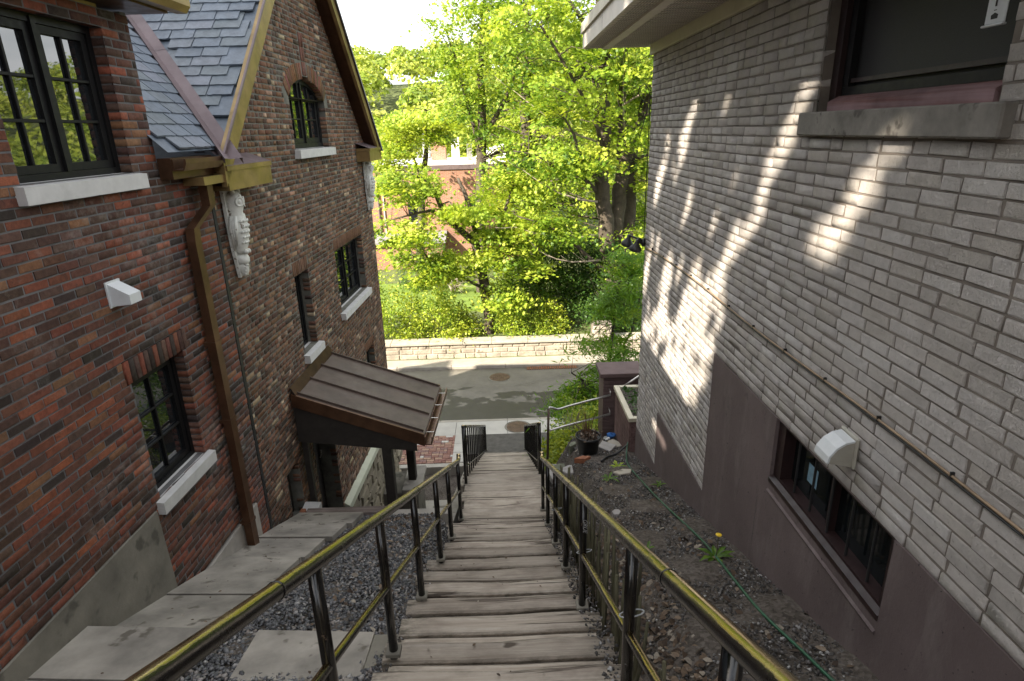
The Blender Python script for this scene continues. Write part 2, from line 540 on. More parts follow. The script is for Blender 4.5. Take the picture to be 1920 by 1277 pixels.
def _worn_rail():
    """black paint, polished to bare brassy metal along the top where hands slide"""
    k = NT('hand_worn_rail')
    ge = k.n('ShaderNodeNewGeometry')
    sp_ = k.n('ShaderNodeSeparateXYZ')
    k.l(ge.outputs['Normal'], sp_.inputs[0])
    ad = k.n('ShaderNodeMath', operation='ADD')
    k.l(sp_.outputs['Z'], ad.inputs[0])
    mu = k.n('ShaderNodeMath', operation='MULTIPLY')
    mu.inputs[1].default_value = .5
    k.l(k.noise(5, 5, .7, vec=k.mapped((1.5, .8, 1.5))), mu.inputs[0])
    k.l(mu.outputs[0], ad.inputs[1])
    top = k.ramp(ad.outputs[0], [(.93, 0.), (1.06, 1.)])
    ch = k.ramp(k.noise(24, 5, .75), [(.64, 0.), (.68, 1.)])
    paint = k.mix(k.ramp(k.noise(4, 4, .6), [(.5, 0.), (.75, .5)]), (.008, .007, .0065), (.03, .021, .014))
    paint = k.mix(k.ramp(k.noise(40, 3, .6), [(.74, 0.), (.755, .8)]), paint, (.40, .39, .37))
    c = k.mix(top, paint, k.mix(ch, (.42, .33, .17), (.16, .10, .05)))
    k.color(c)
    k.l(top, k.b.inputs['Metallic'])
    k.rough(k.ramp(k.noise(9, 4, .7), [(.3, .17), (.7, .32)]))
    k.bump(k.noise(50, 4, .7), .18, .003)
    return k.m


MT['parging'] = _parging()
MT['worn_rail'] = _worn_rail()
MT['slate'] = _slate()
MT['rail_paint'] = _rail()
MT['soil'] = _soil()
MT['gravel'] = _rnd_mat('mixed_gravel', [(0, (.03, .03, .033)), (.35, (.075, .075, .08)), (.7, (.14, .14, .145)), (.9, (.20, .17, .15)), (1, (.32, .31, .30))], .6)
MT['litter'] = _rnd_mat('dry_leaves', [(0, (.035, .022, .015)), (.4, (.085, .055, .034)), (.75, (.15, .105, .07)), (1, (.27, .235, .19))], .9)
MT['chips'] = _rnd_mat('stone_chips', [(0, (.028, .025, .023)), (.55, (.075, .068, .064)), (.9, (.15, .14, .135)), (1, (.38, .37, .36))], .85)
MT['asphalt'] = _street()
MT['pad'] = simple('old_asphalt_pad', (.075, .068, .06), .9, .3, 6, .6, 60, spots=((.22, .20, .18), 40, .70))
MT['far_brick'] = _farbrick()
MT['grass'] = simple('lawn_grass', (.13, .20, .025), .95, .4, 2, .8, 60, dist=.03)
MT['forest_floor'] = simple('woodland_floor', (.08, .10, .03), .95, .4, 1, .4, 10)


def _paver():
    k = NT('clay_paver')
    oi = k.n('ShaderNodeObjectInfo')
    c = k.ramp(oi.outputs['Random'], [(0, (.20, .095, .075)), (.3, (.24, .13, .10)), (.6, (.30, .19, .135)), (.85, (.19, .11, .10)), (.93, (.42, .40, .37)), (1, (.5, .48, .46))], 'CONSTANT')
    c = k.mix(1., c, k.ramp(k.noise(20, 4), [(.3, .8), (.7, 1.2)]), 'MULTIPLY')
    k.color(c)
    k.rough(.85)
    k.bump(k.noise(60, 4), .3, .004)
    return k.m


MT['paver'] = _paver()

# ------------------------------------------------------------------ mesh helpers
ORG = {}


def tag(o, label=None, cat=None, group=None, kind=None):
    if label:
        o['label'] = label
    if cat:
        o['category'] = cat
    if group:
        o['group'] = group
    if kind:
        o['kind'] = kind
    return o


def thing(name, label, cat, loc=(0, 0, 0), rotz=0., group=None):
    o = bpy.data.objects.new(name, None)
    o.empty_display_size = .1
    o.location = loc
    o.rotation_euler = (0, 0, rotz)
    COL.objects.link(o)
    ORG[o.name] = Vector(loc)
    tag(o, label, cat, group)
    return o


class MB:
    def __init__(s):
        s.v, s.f = [], []

    def add(s, vs, fs):
        k = len(s.v)
        s.v += [tuple(x) for x in vs]
        s.f += [tuple(i + k for i in f) for f in fs]
        return s

    def box(s, x0, x1, y0, y1, z0, z1, bev=0.):
        if bev:
            b = bev
            vs, fs = [], []
            X, Y, Z = (x0, x1), (y0, y1), (z0, z1)
            idx = {}
            for i in (0, 1):
                for j in (0, 1):
                    for k in (0, 1):
                        sx, sy, sz = (b if i == 0 else -b), (b if j == 0 else -b), (b if k == 0 else -b)
                        idx[i, j, k] = len(vs)
                        vs += [(X[i], Y[j] + sy, Z[k] + sz), (X[i] + sx, Y[j], Z[k] + sz), (X[i] + sx, Y[j] + sy, Z[k])]
            g = lambda i, j, k, a: idx[i, j, k] + a
            for i in (0, 1):
                fs.append(tuple(g(i, j, k, 0) for j, k in ((0, 0), (1, 0), (1, 1), (0, 1)))[::1 if i else -1])
                fs.append(tuple(g(j, i, k, 1) for j, k in ((0, 0), (1, 0), (1, 1), (0, 1)))[::-1 if i else 1])
                fs.append(tuple(g(j, k, i, 2) for j, k in ((0, 0), (1, 0), (1, 1), (0, 1)))[::1 if i else -1])
            for i in (0, 1):
                for j in (0, 1):
                    fs.append((g(i, j, 0, 0), g(i, j, 1, 0), g(i, j, 1, 1), g(i, j, 0, 1)))
                    fs.append((g(i, 0, j, 0), g(i, 1, j, 0), g(i, 1, j, 2), g(i, 0, j, 2)))
                    fs.append((g(0, i, j, 1), g(1, i, j, 1), g(1, i, j, 2), g(0, i, j, 2)))
                    for k in (0, 1):
                        fs.append((g(i, j, k, 0), g(i, j, k, 1), g(i, j, k, 2)))
            return s.add(vs, fs)
        vs = [(x, y, z) for x in (x0, x1) for y in (y0, y1) for z in (z0, z1)]
        return s.add(vs, [(0, 1, 3, 2), (4, 6, 7, 5), (0, 4, 5, 1), (2, 3, 7, 6), (0, 2, 6, 4), (1, 5, 7, 3)])

    def quad(s, a, b, c, d):
        return s.add([a, b, c, d], [(0, 1, 2, 3)])

    def hexa(s, p):
        """8 points: bottom 4 then top 4"""
        return s.add(p, [(3, 2, 1, 0), (4, 5, 6, 7), (0, 1, 5, 4), (1, 2, 6, 5), (2, 3, 7, 6), (3, 0, 4, 7)])

    def prism(s, pts, axis, a, b):
        """extrude a polygon of 2-D pts along axis from a to b"""
        n = len(pts)

        def P(q, t):
            return {'x': (t, q[0], q[1]), 'y': (q[0], t, q[1]), 'z': (q[0], q[1], t)}[axis]
        vs = [P(q, a) for q in pts] + [P(q, b) for q in pts]
        fs = [tuple(range(n))[::-1], tuple(range(n, 2 * n))] + [(i, (i + 1) % n, n + (i + 1) % n, n + i) for i in range(n)]
        return s.add(vs, fs)

    def tube(s, path, rad, n=8, cap=True):
        path = [Vector(p) for p in path]
        m = len(path)
        rs = rad if hasattr(rad, '__len__') else [rad] * m
        t0 = (path[1] - path[0]).normalized()
        u = t0.orthogonal().normalized()
        rings = []
        for i, p in enumerate(path):
            t = (path[min(i + 1, m - 1)] - path[max(i - 1, 0)])
            t = t.normalized() if t.length > 1e-9 else t0
            u = (u - t * u.dot(t))
            u = u.normalized() if u.length > 1e-6 else t.orthogonal().normalized()
            v = t.cross(u)
            rings.append([tuple(p + (u * math.cos(2 * math.pi * k / n) + v * math.sin(2 * math.pi * k / n)) * rs[i]) for k in range(n)])
        vs = [q for r in rings for q in r]
        fs = []
        for i in range(m - 1):
            for k in range(n):
                a, b = i * n + k, i * n + (k + 1) % n
                fs.append((a, b, b + n, a + n))
        if cap:
            fs.append(tuple(range(n))[::-1])
            fs.append(tuple((m - 1) * n + k for k in range(n)))
        return s.add(vs, fs)

    def lathe(s, prof, c, n=16, axis=None):
        """profile [(r, h)] round an axis through c (default z)"""
        ax = Vector(axis or (0, 0, 1)).normalized()
        u = ax.orthogonal().normalized()
        v = ax.cross(u)
        c = Vector(c)
        vs, fs = [], []
        for r_, h in prof:
            for k in range(n):
                a = 2 * math.pi * k / n
                vs.append(c + ax * h + (u * math.cos(a) + v * math.sin(a)) * r_)
        for i in range(len(prof) - 1):
            for k in range(n):
                a, b = i * n + k, i * n + (k + 1) % n
                fs.append((a, b, b + n, a + n))
        fs.append(tuple(range(n))[::-1])
        fs.append(tuple((len(prof) - 1) * n + k for k in range(n)))
        return s.add(vs, fs)

    def ball(s, c, r, n=12, m=8):
        rx, ry, rz = r if hasattr(r, '__len__') else (r, r, r)
        vs, fs = [], []
        for i in range(m + 1):
            th = math.pi * i / m
            for k in range(n):
                a = 2 * math.pi * k / n
                vs.append((c[0] + rx * math.sin(th) * math.cos(a), c[1] + ry * math.sin(th) * math.sin(a), c[2] + rz * math.cos(th)))
        for i in range(m):
            for k in range(n):
                a, b = i * n + k, i * n + (k + 1) % n
                fs.append((a, a + n, b + n, b))
        return s.add(vs, fs)

    def mesh(s, name, mat, org=(0, 0, 0), smooth=False):
        me = bpy.data.meshes.new(name)
        o = Vector(org)
        me.from_pydata([(x - o.x, y - o.y, z - o.z) for x, y, z in s.v], [], s.f)
        me.materials.append(MT[mat] if isinstance(mat, str) else mat)
        if smooth:
            me.polygons.foreach_set('use_smooth', [True] * len(me.polygons))
        me.update()
        return me

    def build(s, name, mat, parent=None, smooth=False, loc=None):
        """parent None: a top-level mesh; coordinates are those of the parent's frame origin"""
        org = Vector((0, 0, 0))
        if parent is not None:
            org = ORG.get(parent.name, Vector((0, 0, 0)))
        elif loc is not None:
            org = Vector(loc)
        me = s.mesh(name, mat, org, smooth)
        o = bpy.data.objects.new(name, me)
        if parent is not None:
            o.parent = parent
            ORG[o.name] = org
        else:
            o.location = org
            ORG[o.name] = org
        COL.objects.link(o)
        return o


def np_mesh(name, V, F, mat, attrs=None, smooth=False):
    """V (n,3), F (m,k) arrays"""
    me = bpy.data.meshes.new(name)
    n, (m, k) = len(V), F.shape
    me.vertices.add(n)
    me.vertices.foreach_set('co', np.ascontiguousarray(V, np.float32).ravel())
    me.loops.add(m * k)
    me.loops.foreach_set('vertex_index', np.ascontiguousarray(F, np.int32).ravel())
    me.polygons.add(m)
    me.polygons.foreach_set('loop_start', np.arange(0, m * k, k, dtype=np.int32))
    me.polygons.foreach_set('loop_total', np.full(m, k, np.int32))
    if smooth:
        me.polygons.foreach_set('use_smooth', np.ones(m, bool))
    for an, (kind, data) in (attrs or {}).items():
        a = me.attributes.new(an, kind, 'POINT')
        a.data.foreach_set('color' if kind == 'FLOAT_COLOR' else 'value', np.ascontiguousarray(data, np.float32).ravel())
    me.materials.append(MT[mat] if isinstance(mat, str) else mat)
    me.update(calc_edges=True)
    me.validate()
    return me


def link(name, me, parent=None, loc=(0, 0, 0)):
    o = bpy.data.objects.new(name, me)
    COL.objects.link(o)
    if parent is not None:
        o.parent = parent
    o.location = loc
    return o


def part(name, mb, mat, parent, smooth=False):
    return mb.build(name, mat, parent, smooth)


def struct(name, mb, mat, smooth=False):
    return tag(mb.build(name, mat, None, smooth), kind='structure')


# ------------------------------------------------------------------ bricks
class BrickSet:
    """bricks of one wall in a frame: a = along, z = up, out = outward axis (x), sign sgn"""

    def __init__(s, x0, sgn, depth=.10, e=.004, jit=.0022):
        s.x0, s.sgn, s.D, s.e, s.jit = x0, sgn, depth, e, jit
        s.b = []          # (a centre, z centre, width, height, angle, colour, x offset)

    def put(s, a0, a1, z0, z1, col, ang=0., off=0.):
        s.b.append(((a0 + a1) / 2, (z0 + z1) / 2, a1 - a0, z1 - z0, ang, col, off))

    def rings(s, w_, h_):
        e, D = s.e, s.D
        o = []
        for d, ins in ((-D, 0), (-e, 0), (0, e)):
            for ya, za in ((-1, -1), (1, -1), (1, 1), (-1, 1)):
                j = s.jit if d > -s.D else 0
                o.append((s.sgn * (d + random.uniform(-.3, .3) * j), ya * (w_ / 2 - ins) + random.uniform(-j, j), za * (h_ / 2 - ins) + random.uniform(-j, j)))
        return o

    FACES = [(8, 9, 10, 11)] + [(4 + i, 4 + (i + 1) % 4, 8 + (i + 1) % 4, 8 + i) for i in range(4)] + [(i, (i + 1) % 4, 4 + (i + 1) % 4, 4 + i) for i in range(4)]

    def build(s, wall, n_single, mat_obj, mat_col, score, name='brick'):
        """score(brick) larger = shows larger; the n_single best become objects"""
        og = ORG.get(wall.name, Vector((0, 0, 0)))
        bs = sorted(s.b, key=score, reverse=True)
        cache = {}
        for q in bs[:n_single]:
            a, z, w_, h_, ang, col, off = q
            key = (round(w_, 2), round(h_, 3), random.randint(0, 5))
            if key not in cache:
                mb = MB()
                mb.add(s.rings(*key[:2]), s.FACES)
                cache[key] = mb.mesh(name, mat_obj)
            o = link(name, cache[key], wall, (s.x0 + s.sgn * off - og.x, a - og.y, z - og.z))
            o.rotation_euler = (ang, random.uniform(-.012, .012), random.uniform(-.008, .008))
            o.color = (*col, 1)
        rest = bs[n_single:]
        if rest:
            N = len(rest)
            V = np.zeros((N, 12, 3))
            C = np.ones((N, 12, 4))
            for i, (a, z, w_, h_, ang, col, off) in enumerate(rest):
                r_ = np.array(s.rings(w_, h_))
                if ang:
                    c_, s_ = math.cos(ang), math.sin(ang)
                    y = r_[:, 1] * c_ - r_[:, 2] * s_
                    zz = r_[:, 1] * s_ + r_[:, 2] * c_
                    r_[:, 1], r_[:, 2] = y, zz
                V[i] = r_ + np.array([s.x0 + s.sgn * off - og.x, a - og.y, z - og.z])
                C[i, :, :3] = col
            F = (np.array(s.FACES)[None] + (np.arange(N) * 12)[:, None, None]).reshape(-1, 4)
            me = np_mesh('brickwork', V.reshape(-1, 3), F, mat_col, {'col': ('FLOAT_COLOR', C.reshape(-1, 4))})
            tag(link('brickwork', me, wall), kind='stuff')


def subtract(ivs, a, b):
    out = []
    for x, y in ivs:
        if b <= x or a >= y:
            out.append((x, y))
        else:
            if a > x:
                out.append((x, a))
            if b < y:
                out.append((b, y))
    return out


def lay(bs, zlo, zhi, ch, joint, ivfn, lengths, palette, first=0., jit=.0025):
    """courses from zlo up; ivfn(z0, z1) -> intervals along the wall; lengths(row) -> generator of lengths incl. joint"""
    nrow = int(round((zhi - zlo) / ch))
    for r_ in range(nrow):
        z0 = zlo + r_ * ch
        ivs = ivfn(z0, z0 + ch)
        if not ivs:
            continue
        lo, hi = min(i[0] for i in ivs), max(i[1] for i in ivs)
        a = first - (0 if r_ % 2 else lengths(r_, 0) / 2)
        k = 0
        while a < hi:
            L = lengths(r_, k)
            k += 1
            if a + L > lo:
                for x, y in ivs:
                    p, q = max(a + joint / 2, x), min(a + L - joint / 2, y)
                    if q - p > .035:
                        bs.put(p + random.uniform(0, .002), q - random.uniform(0, .002), z0 + joint / 2 + random.uniform(-.001, .001), z0 + ch - joint / 2 + random.uniform(-.001, .001),
                               palette(), off=random.uniform(-jit, jit))
            a += L


def strips(zlo, zhi, ch, ivfn, x, flip=False):
    """wall backing as quads, one per course and interval"""
    mb = MB()
    for r_ in range(int(round((zhi - zlo) / ch))):
        z0, z1 = zlo + r_ * ch, zlo + (r_ + 1) * ch
        for a, b in ivfn(z0, z1):
            p = [(x, a, z0), (x, b, z0), (x, b, z1), (x, a, z1)]
            mb.quad(*(p[::-1] if flip else p))
    return mb


# ------------------------------------------------------------------ leaves
def leaf_template(kind):
    if kind == 'maple':
        pts = [(0, -.45), (.16, -.22), (.50, -.20), (.34, .05), (.46, .36), (.14, .24), (0, .58), (-.14, .24), (-.46, .36), (-.34, .05), (-.50, -.20), (-.16, -.22)]
        v = [(0, 0, .05)] + [(x, y, -.10 * (abs(x) ** 1.3) - .06 * max(0, y)) for x, y in pts]
        n = len(pts)
        f = [(0, 1 + i, 1 + (i + 1) % n) for i in range(n)]
        return np.array(v), np.array(f)
    if kind == 'oval':
        v = [(0, -.5, 0), (.27, -.12, .07), (.2, .25, .05), (0, .5, -.05), (-.2, .25, .05), (-.27, -.12, .07)]
        return np.array(v), np.array([(0, 1, 5), (1, 2, 5), (2, 4, 5), (2, 3, 4)])
    if kind == 'thin':
        v = [(0, -.5, 0), (.10, 0, .02), (0, .5, -.06), (-.10, 0, .02)]
        return np.array(v), np.array([(0, 1, 3), (1, 2, 3)])
    v = [(-.5, -.5, 0), (.5, -.5, .1), (.5, .5, 0), (-.5, .5, .1)]
    return np.array(v), np.array([(0, 1, 2), (0, 2, 3)])


def leaves_mesh(name, P, size, mat, kind='maple', tilt=.75, N=None, jitter=.35, rnd=None):
    """P (n,3) centres; N optional (n,3) preferred normals"""
    T, F = leaf_template(kind)
    n = len(P)
    sz = size * (1 + jitter * RNG.uniform(-1, 1, n))
    nrm = np.zeros((n, 3))
    nrm[:, 2] = 1
    if N is not None:
        nrm = N.copy()
    nrm = nrm + tilt * RNG.normal(0, 1, (n, 3))
    nrm /= np.linalg.norm(nrm, axis=1)[:, None] + 1e-9
    ref = RNG.normal(0, 1, (n, 3))
    u = np.cross(ref, nrm)
    u /= np.linalg.norm(u, axis=1)[:, None] + 1e-9
    v = np.cross(nrm, u)
    k = len(T)
    V = (T[None, :, 0, None] * u[:, None, :] + T[None, :, 1, None] * v[:, None, :] + T[None, :, 2, None] * nrm[:, None, :]) * sz[:, None, None] + P[:, None, :]
    Fc = (F[None] + (np.arange(n) * k)[:, None, None]).reshape(-1, 3)
    rv = RNG.uniform(0, 1, n) if rnd is None else rnd
    return np_mesh(name, V.reshape(-1, 3), Fc, mat, {'rnd': ('FLOAT', np.repeat(rv, k))})


def clusters(regions, per, spread, flat=.3):
    """regions: (centre, radii, number of clusters, hollow) -> cluster centres and leaf positions"""
    C = []
    for c, r_, n, hollow in regions:
        d = RNG.normal(0, 1, (n, 3))
        d /= np.linalg.norm(d, axis=1)[:, None]
        rad = RNG.uniform(hollow, 1, n) ** (1 / 2.2)
        C.append(np.array(c) + d * rad[:, None] * np.array(r_))
    C = np.concatenate(C)
    k = RNG.poisson(per, len(C)) + 3
    idx = np.repeat(np.arange(len(C)), k)
    sp = spread * (.6 + .8 * RNG.random(len(C)))
    off = RNG.normal(0, 1, (len(idx), 3)) * sp[idx][:, None]
    off[:, 2] *= flat
    # layered sprays droop outwards
    off[:, 2] -= .28 * np.hypot(off[:, 0], off[:, 1])
    return C, C[idx] + off, idx


def tree(name, label, base, stems, regions, leafmat, leaf=.16, per=40, spread=.45, kind='maple', bark='bark', group=None, twigs=True, cat='tree', flat=.3, extra=None, keep=None, ivy=None):
    t = thing(name, label, cat, base, group=group)
    C, P, idx = clusters(regions, per, spread, flat)
    if keep is not None:
        m = keep(P)
        P, idx = P[m], idx[m]
    trunk = MB()
    skel = []
    for st in stems:
        pts = [Vector(q[:3]) for q in st]
        rs = [q[3] for q in st]
        # subdivide with a little wobble
        pp, rr = [], []
        for i in range(len(pts) - 1):
            for j in range(3):
                f = j / 3
                w_ = rs[i] * .18 if (i or j) else 0
                pp.append(pts[i].lerp(pts[i + 1], f) + Vector((random.uniform(-w_, w_), random.uniform(-w_, w_), 0)))
                rr.append(rs[i] * (1 - f) + rs[i + 1] * f)
        pp.append(pts[-1])
        rr.append(rs[-1])
        trunk.tube(pp, rr, 12 if rs[0] > .2 else 7)
        skel += list(zip(pp, rr))
    part('trunk', trunk, bark, t, True)
    if twigs:
        tw = MB()
        S = np.array([tuple(p) for p, _ in skel])
        rad = np.array([r_ for _, r_ in skel])
        for c in C:
            d = np.linalg.norm(S - c, axis=1) + (S[:, 2] > c[2] + .3) * 1.2 + rad * 1.5
            j = int(np.argmin(d))
            a, b = Vector(S[j]), Vector(c)
            if (b - a).length > 4.2:
                continue
            mid = a.lerp(b, .5) + Vector((random.uniform(-.15, .15), random.uniform(-.15, .15), .12 * (b - a).length))
            r0 = min(rad[j] * .5, .012 + .012 * (b - a).length)
            tw.tube([a, a.lerp(mid, .6), mid, mid.lerp(b, .6), b], [r0, r0 * .85, r0 * .65, r0 * .45, .004], 4, False)
        if tw.v:
            tag(part('branch', tw, bark, t, True), kind='stuff')
    rnd = np.clip(.5 + .22 * RNG.normal(0, 1, len(C))[idx] + .16 * RNG.normal(0, 1, len(P)), 0, 1)
    cn_ = np.array([0, 0, 1.]) + .55 * RNG.normal(0, 1, (len(C), 3))
    me = leaves_mesh('crown', P - np.array(base), leaf, leafmat, kind, rnd=rnd, N=cn_[idx], tilt=.5, jitter=.45)
    link('crown', me, t)
    if ivy is not None:
        link('ivy', leaves_mesh('ivy', ivy - np.array(base), .13, LEAF_D, 'maple', tilt=1.2), t)
    return t



# ================================================================== ground and street
GZ = -8.3


def nosing(Y):
    if Y < 7.6:
        return -1.45 - .513 * Y
    if Y < 8.75:
        return -5.35 - .07 * (Y - 7.6)
    if Y < 14.4:
        return -5.43 - (Y - 8.75) * (8.12 - 5.43) / (14.4 - 8.75)
    return -8.12


def lerp(a, b, t):
    t = max(0., min(1., t))
    return a + (b - a) * t


def left_h(Y):
    if Y < 7.25:
        return -3.24 - .41 * (Y - 2.85)
    if Y < 7.5:
        return lerp(-5.04, -8.0, (Y - 7.25) / .25)
    return lerp(-8.0, GZ - .08, (Y - 7.5) / 5)


def right_h(Y):
    if Y < 8.6:
        return -2.69 - .336 * (Y - 2.31)
    if Y < 9.0:
        return -4.80 - .12 * (Y - 8.6)
    if Y < 9.2:
        return lerp(-4.85, -5.7, (Y - 9.0) / .2)
    return lerp(-5.7, -8.12, (Y - 9.2) / 4.5)


def ground_h(X, Y):
    if Y > 14.2:
        return GZ - .06
    st = nosing(Y) - .24
    l, r_ = left_h(Y), right_h(Y)
    if X < -1.0:
        h = l
    elif X < -.78:
        h = lerp(l, st, (X + 1.0) / .22)
    elif X < .58:
        h = st
    elif X < 1.05:
        h = lerp(st, r_, (X - .58) / .47)
    else:
        h = r_
    if Y < -1:
        h = min(h, 2.0)
    return h


xs = np.unique(np.round(np.concatenate([np.arange(-14, -3.4, 1.), np.arange(-3.4, 2.2, .07), np.arange(2.2, 14, 1.)]), 3))
ys = np.unique(np.round(np.concatenate([np.arange(-16, 0.5, .8), np.arange(.5, 14.7, .07)]), 3))
V = []
for Y in ys:
    for X in xs:
        h = ground_h(X, Y)
        n_ = .012 * math.sin(X * 9.1 + Y * 3.7) + .014 * math.sin(X * 4.3 - Y * 7.9) + random.uniform(-.008, .008)
        V.append((X, Y, h + n_))
nx = len(xs)
F = np.array([(j * nx + i, j * nx + i + 1, (j + 1) * nx + i + 1, (j + 1) * nx + i) for j in range(len(ys) - 1) for i in range(nx - 1)])
tag(link('ground', np_mesh('ground', np.array(V), F, 'soil', smooth=True)), kind='structure')

# wide terrain to the horizon, with the wooded hill behind the far houses


def hill_h(X, Y):
    if Y < 24:
        return GZ - .12
    h = GZ + .55 + .022 * (Y - 24)
    if Y > 46:
        q = min(1., (Y - 46) / 75.)
        h += (q * q * (3 - 2 * q)) * (15.0 + 1.5 * math.sin(X * .05 + .6) + .9 * math.sin(X * .13))
    return h


gx = np.concatenate([np.arange(-420, -60, 40), np.arange(-60, 60.1, 2.5), np.arange(80, 421, 40)])
gy = np.concatenate([np.arange(-60, 14, 12.), np.arange(14.4, 22.0, 2.4), np.array([22.3, 22.9, 23.5, 24.2]), np.arange(25, 130, 2.5), np.array([150, 200, 300, 450])])
V = [(X, Y, hill_h(X, Y) if not (22 < Y < 24.1) else GZ + .58) for Y in gy for X in gx]
nx = len(gx)
F = np.array([(j * nx + i, j * nx + i + 1, (j + 1) * nx + i + 1, (j + 1) * nx + i) for j in range(len(gy) - 1) for i in range(nx - 1)])
tag(link('terrain', np_mesh('terrain', np.array(V), F, 'forest_floor', smooth=True)), kind='structure')

mb = MB()
mb.box(-60, 60, 16.42, 20.95, GZ - .4, GZ)
struct('street', mb, 'asphalt')
# sidewalk bays, each slab separated by a tooled joint
sw = tag(MB().box(-60, 60, 15.45, 16.30, GZ - .4, GZ + .12).build('sidewalk', 'mortar'), kind='structure')
x = -12.
while x < 12:
    part('sidewalk_slab', MB().box(x + .006, x + 1.494, 15.46, 16.29, GZ + .05, GZ + .145, .006), 'sidewalk', sw)
    x += 1.5
kb = tag(MB().box(-60, 60, 16.301, 16.44, GZ - .4, GZ + .10).build('kerb', 'mortar'), kind='structure')
x = -12.
while x < 12:
    part('kerb_stone', MB().box(x + .004, x + 1.996, 16.302, 16.452, GZ - .1, GZ + .138, .015), 'kerb', kb)
    x += 2.
kf = tag(MB().box(-60, 60, 20.93, 21.06, GZ - .4, GZ + .08).build('far_kerb', 'mortar'), kind='structure')
x = -14.
while x < 14:
    part('kerb_stone', MB().box(x + .004, x + 1.996, 20.90, 21.08, GZ - .1, GZ + .115, .02), 'kerb', kf)
    x += 2.
struct('verge', MB().box(-60, 60, 21.081, 22.2, GZ - .4, GZ + .075), 'kerb')
struct('asphalt_pad', MB().box(-1.12, 1.1, 14.35, 15.447, GZ - .2, GZ + .155), 'pad')
# crack line and expansion joint in the street
cm = MB()


def crackline(p, q, w_, n=26, wob=.03):
    a, b = Vector(p), Vector(q)
    d = (b - a).normalized()
    sd = Vector((-d.y, d.x, 0))
    L, Rr = [], []
    for i in range(n + 1):
        c = a.lerp(b, i / n) + sd * random.uniform(-wob, wob)
        ww = w_ * random.uniform(.5, 1.2) / 2
        L.append(tuple(c + sd * ww))
        Rr.append(tuple(c - sd * ww))
    k = len(cm.v)
    cm.v += L + Rr
    cm.f += [(k + n + 1 + i, k + n + 2 + i, k + i + 1, k + i) for i in range(n)]


crackline((-14, 19.30, GZ + .004), (14, 19.12, GZ + .004), .018, 60, .004)
crackline((.25, 19.2, GZ + .005), (2.6, 20.35, GZ + .005), .03)
crackline((.6, 19.2, GZ + .005), (2.8, 20.15, GZ + .005), .02)
for i in range(9):
    t_ = i / 9
    crackline((.5 + 2. * t_, 19.3 + .95 * t_, GZ + .006), (.75 + 2. * t_, 19.22 + .9 * t_, GZ + .006), .014, 5)
tag(cm.build('street_crack', 'concrete_dark'), kind='structure')


def disc(name, label, x, y, z, r_, ring=True):
    t = thing(name, label, 'manhole cover', (x, y, z))
    m = MB()
    m.lathe([(r_, 0), (r_, .012), (r_ - .01, .016)], (x, y, z), 28)
    part('lid', m, 'iron', t)
    m = MB()
    n = 28
    for k in range(n):
        a, b = 2 * math.pi * k / n, 2 * math.pi * (k + 1) / n
        m.quad(*[(x + q * math.cos(c), y + q * math.sin(c), z + .008) for q, c in ((r_ + .012, a), (r_ + .06, a), (r_ + .06, b), (r_ + .012, b))])
    part('frame', m, 'concrete_dark', t)
    m = MB()
    for i in range(-4, 5):
        for j in range(-4, 5):
            if i * i + j * j < 17:
                cx, cy = x + i * r_ / 5., y + j * r_ / 5.
                m.box(cx - .02, cx + .02, cy - .02, cy + .02, z + .0155, z + .021)
    tag(part('tread_pattern', m, 'iron', t), kind='stuff')


disc('manhole_cover', 'round rusty manhole cover in the street beyond the kerb', -.22, 20.0, GZ, .36)
disc('manhole_cover', 'round iron cover set in the pale sidewalk at the stair foot', .30, 15.86, GZ + .145, .33)
disc('manhole_cover', 'small pale round cover in the street beside the copper canopy gutter', -3.05, 18.45, GZ, .2)
t = thing('drain_grate', 'long rusty slotted drain grate along the far kerb', 'drain grate', (1.6, 20.8, GZ))
part('frame', MB().box(.75, 2.65, 20.60, 20.885, GZ + .001, GZ + .012), 'iron', t)
for i in range(22):
    x = .80 + i * .083
    part('grate_bar', MB().box(x, x + .038, 20.61, 20.87, GZ + .0125, GZ + .03), 'orange_cut', t)

# ------------------------------------------------------------------ retaining wall across the street
t = thing('stone_retaining_wall', 'long low pale stone retaining wall with flat coping across the street', 'wall', (0, 21.9, GZ))
rw = part('core', MB().box(-30, 30, 21.84, 22.30, GZ - .1, -7.66), 'rubble', t)
x = -8.0
row = 0
for z0, z1 in ((GZ + .07, GZ + .28), (GZ + .28, GZ + .48), (GZ + .48, -7.655)):
    x = -8 - random.random() * .5
    while x < 9:
        L = random.uniform(.3, .75)
        j = lambda: random.uniform(-.015, .015)
        p = [(x + .008 + j() * .3, 21.845, z0 + .006), (x + L - .008, 21.845, z0 + .006 + j() * .2), (x + L - .008, 21.845, z1 - .006), (x + .008, 21.845, z1 - .006)]
        q = [(a + (.03 if i in (0, 3) else -.03), 21.812 + j() * .8, c + (.025 if i < 2 else -.025)) for i, (a, b, c) in enumerate(p)]
        m = MB().add(p + q, [(4, 5, 6, 7), (0, 1, 5, 4), (1, 2, 6, 5), (2, 3, 7, 6), (3, 0, 4, 7)])
        part('stone', m, 'rubble', t)
        x += L
x = -9.
while x < 9:
    L = random.uniform(1.1, 1.7)
    part('coping_slab', MB().box(x + .005, x + L - .005, 21.74 + random.uniform(-.008, .008), 22.36, -7.653, -7.56 + random.uniform(-.006, .006), .012), 'coping', t)
    x += L
t = thing('stone_gate_pier', 'short sunlit rubble stone pier at the end of the retaining wall', 'pier', (3.6, 22.0, GZ))
part('core', MB().box(3.35, 4.1, 21.72, 22.4, -7.55, -7.05), 'mortar_tan', t)
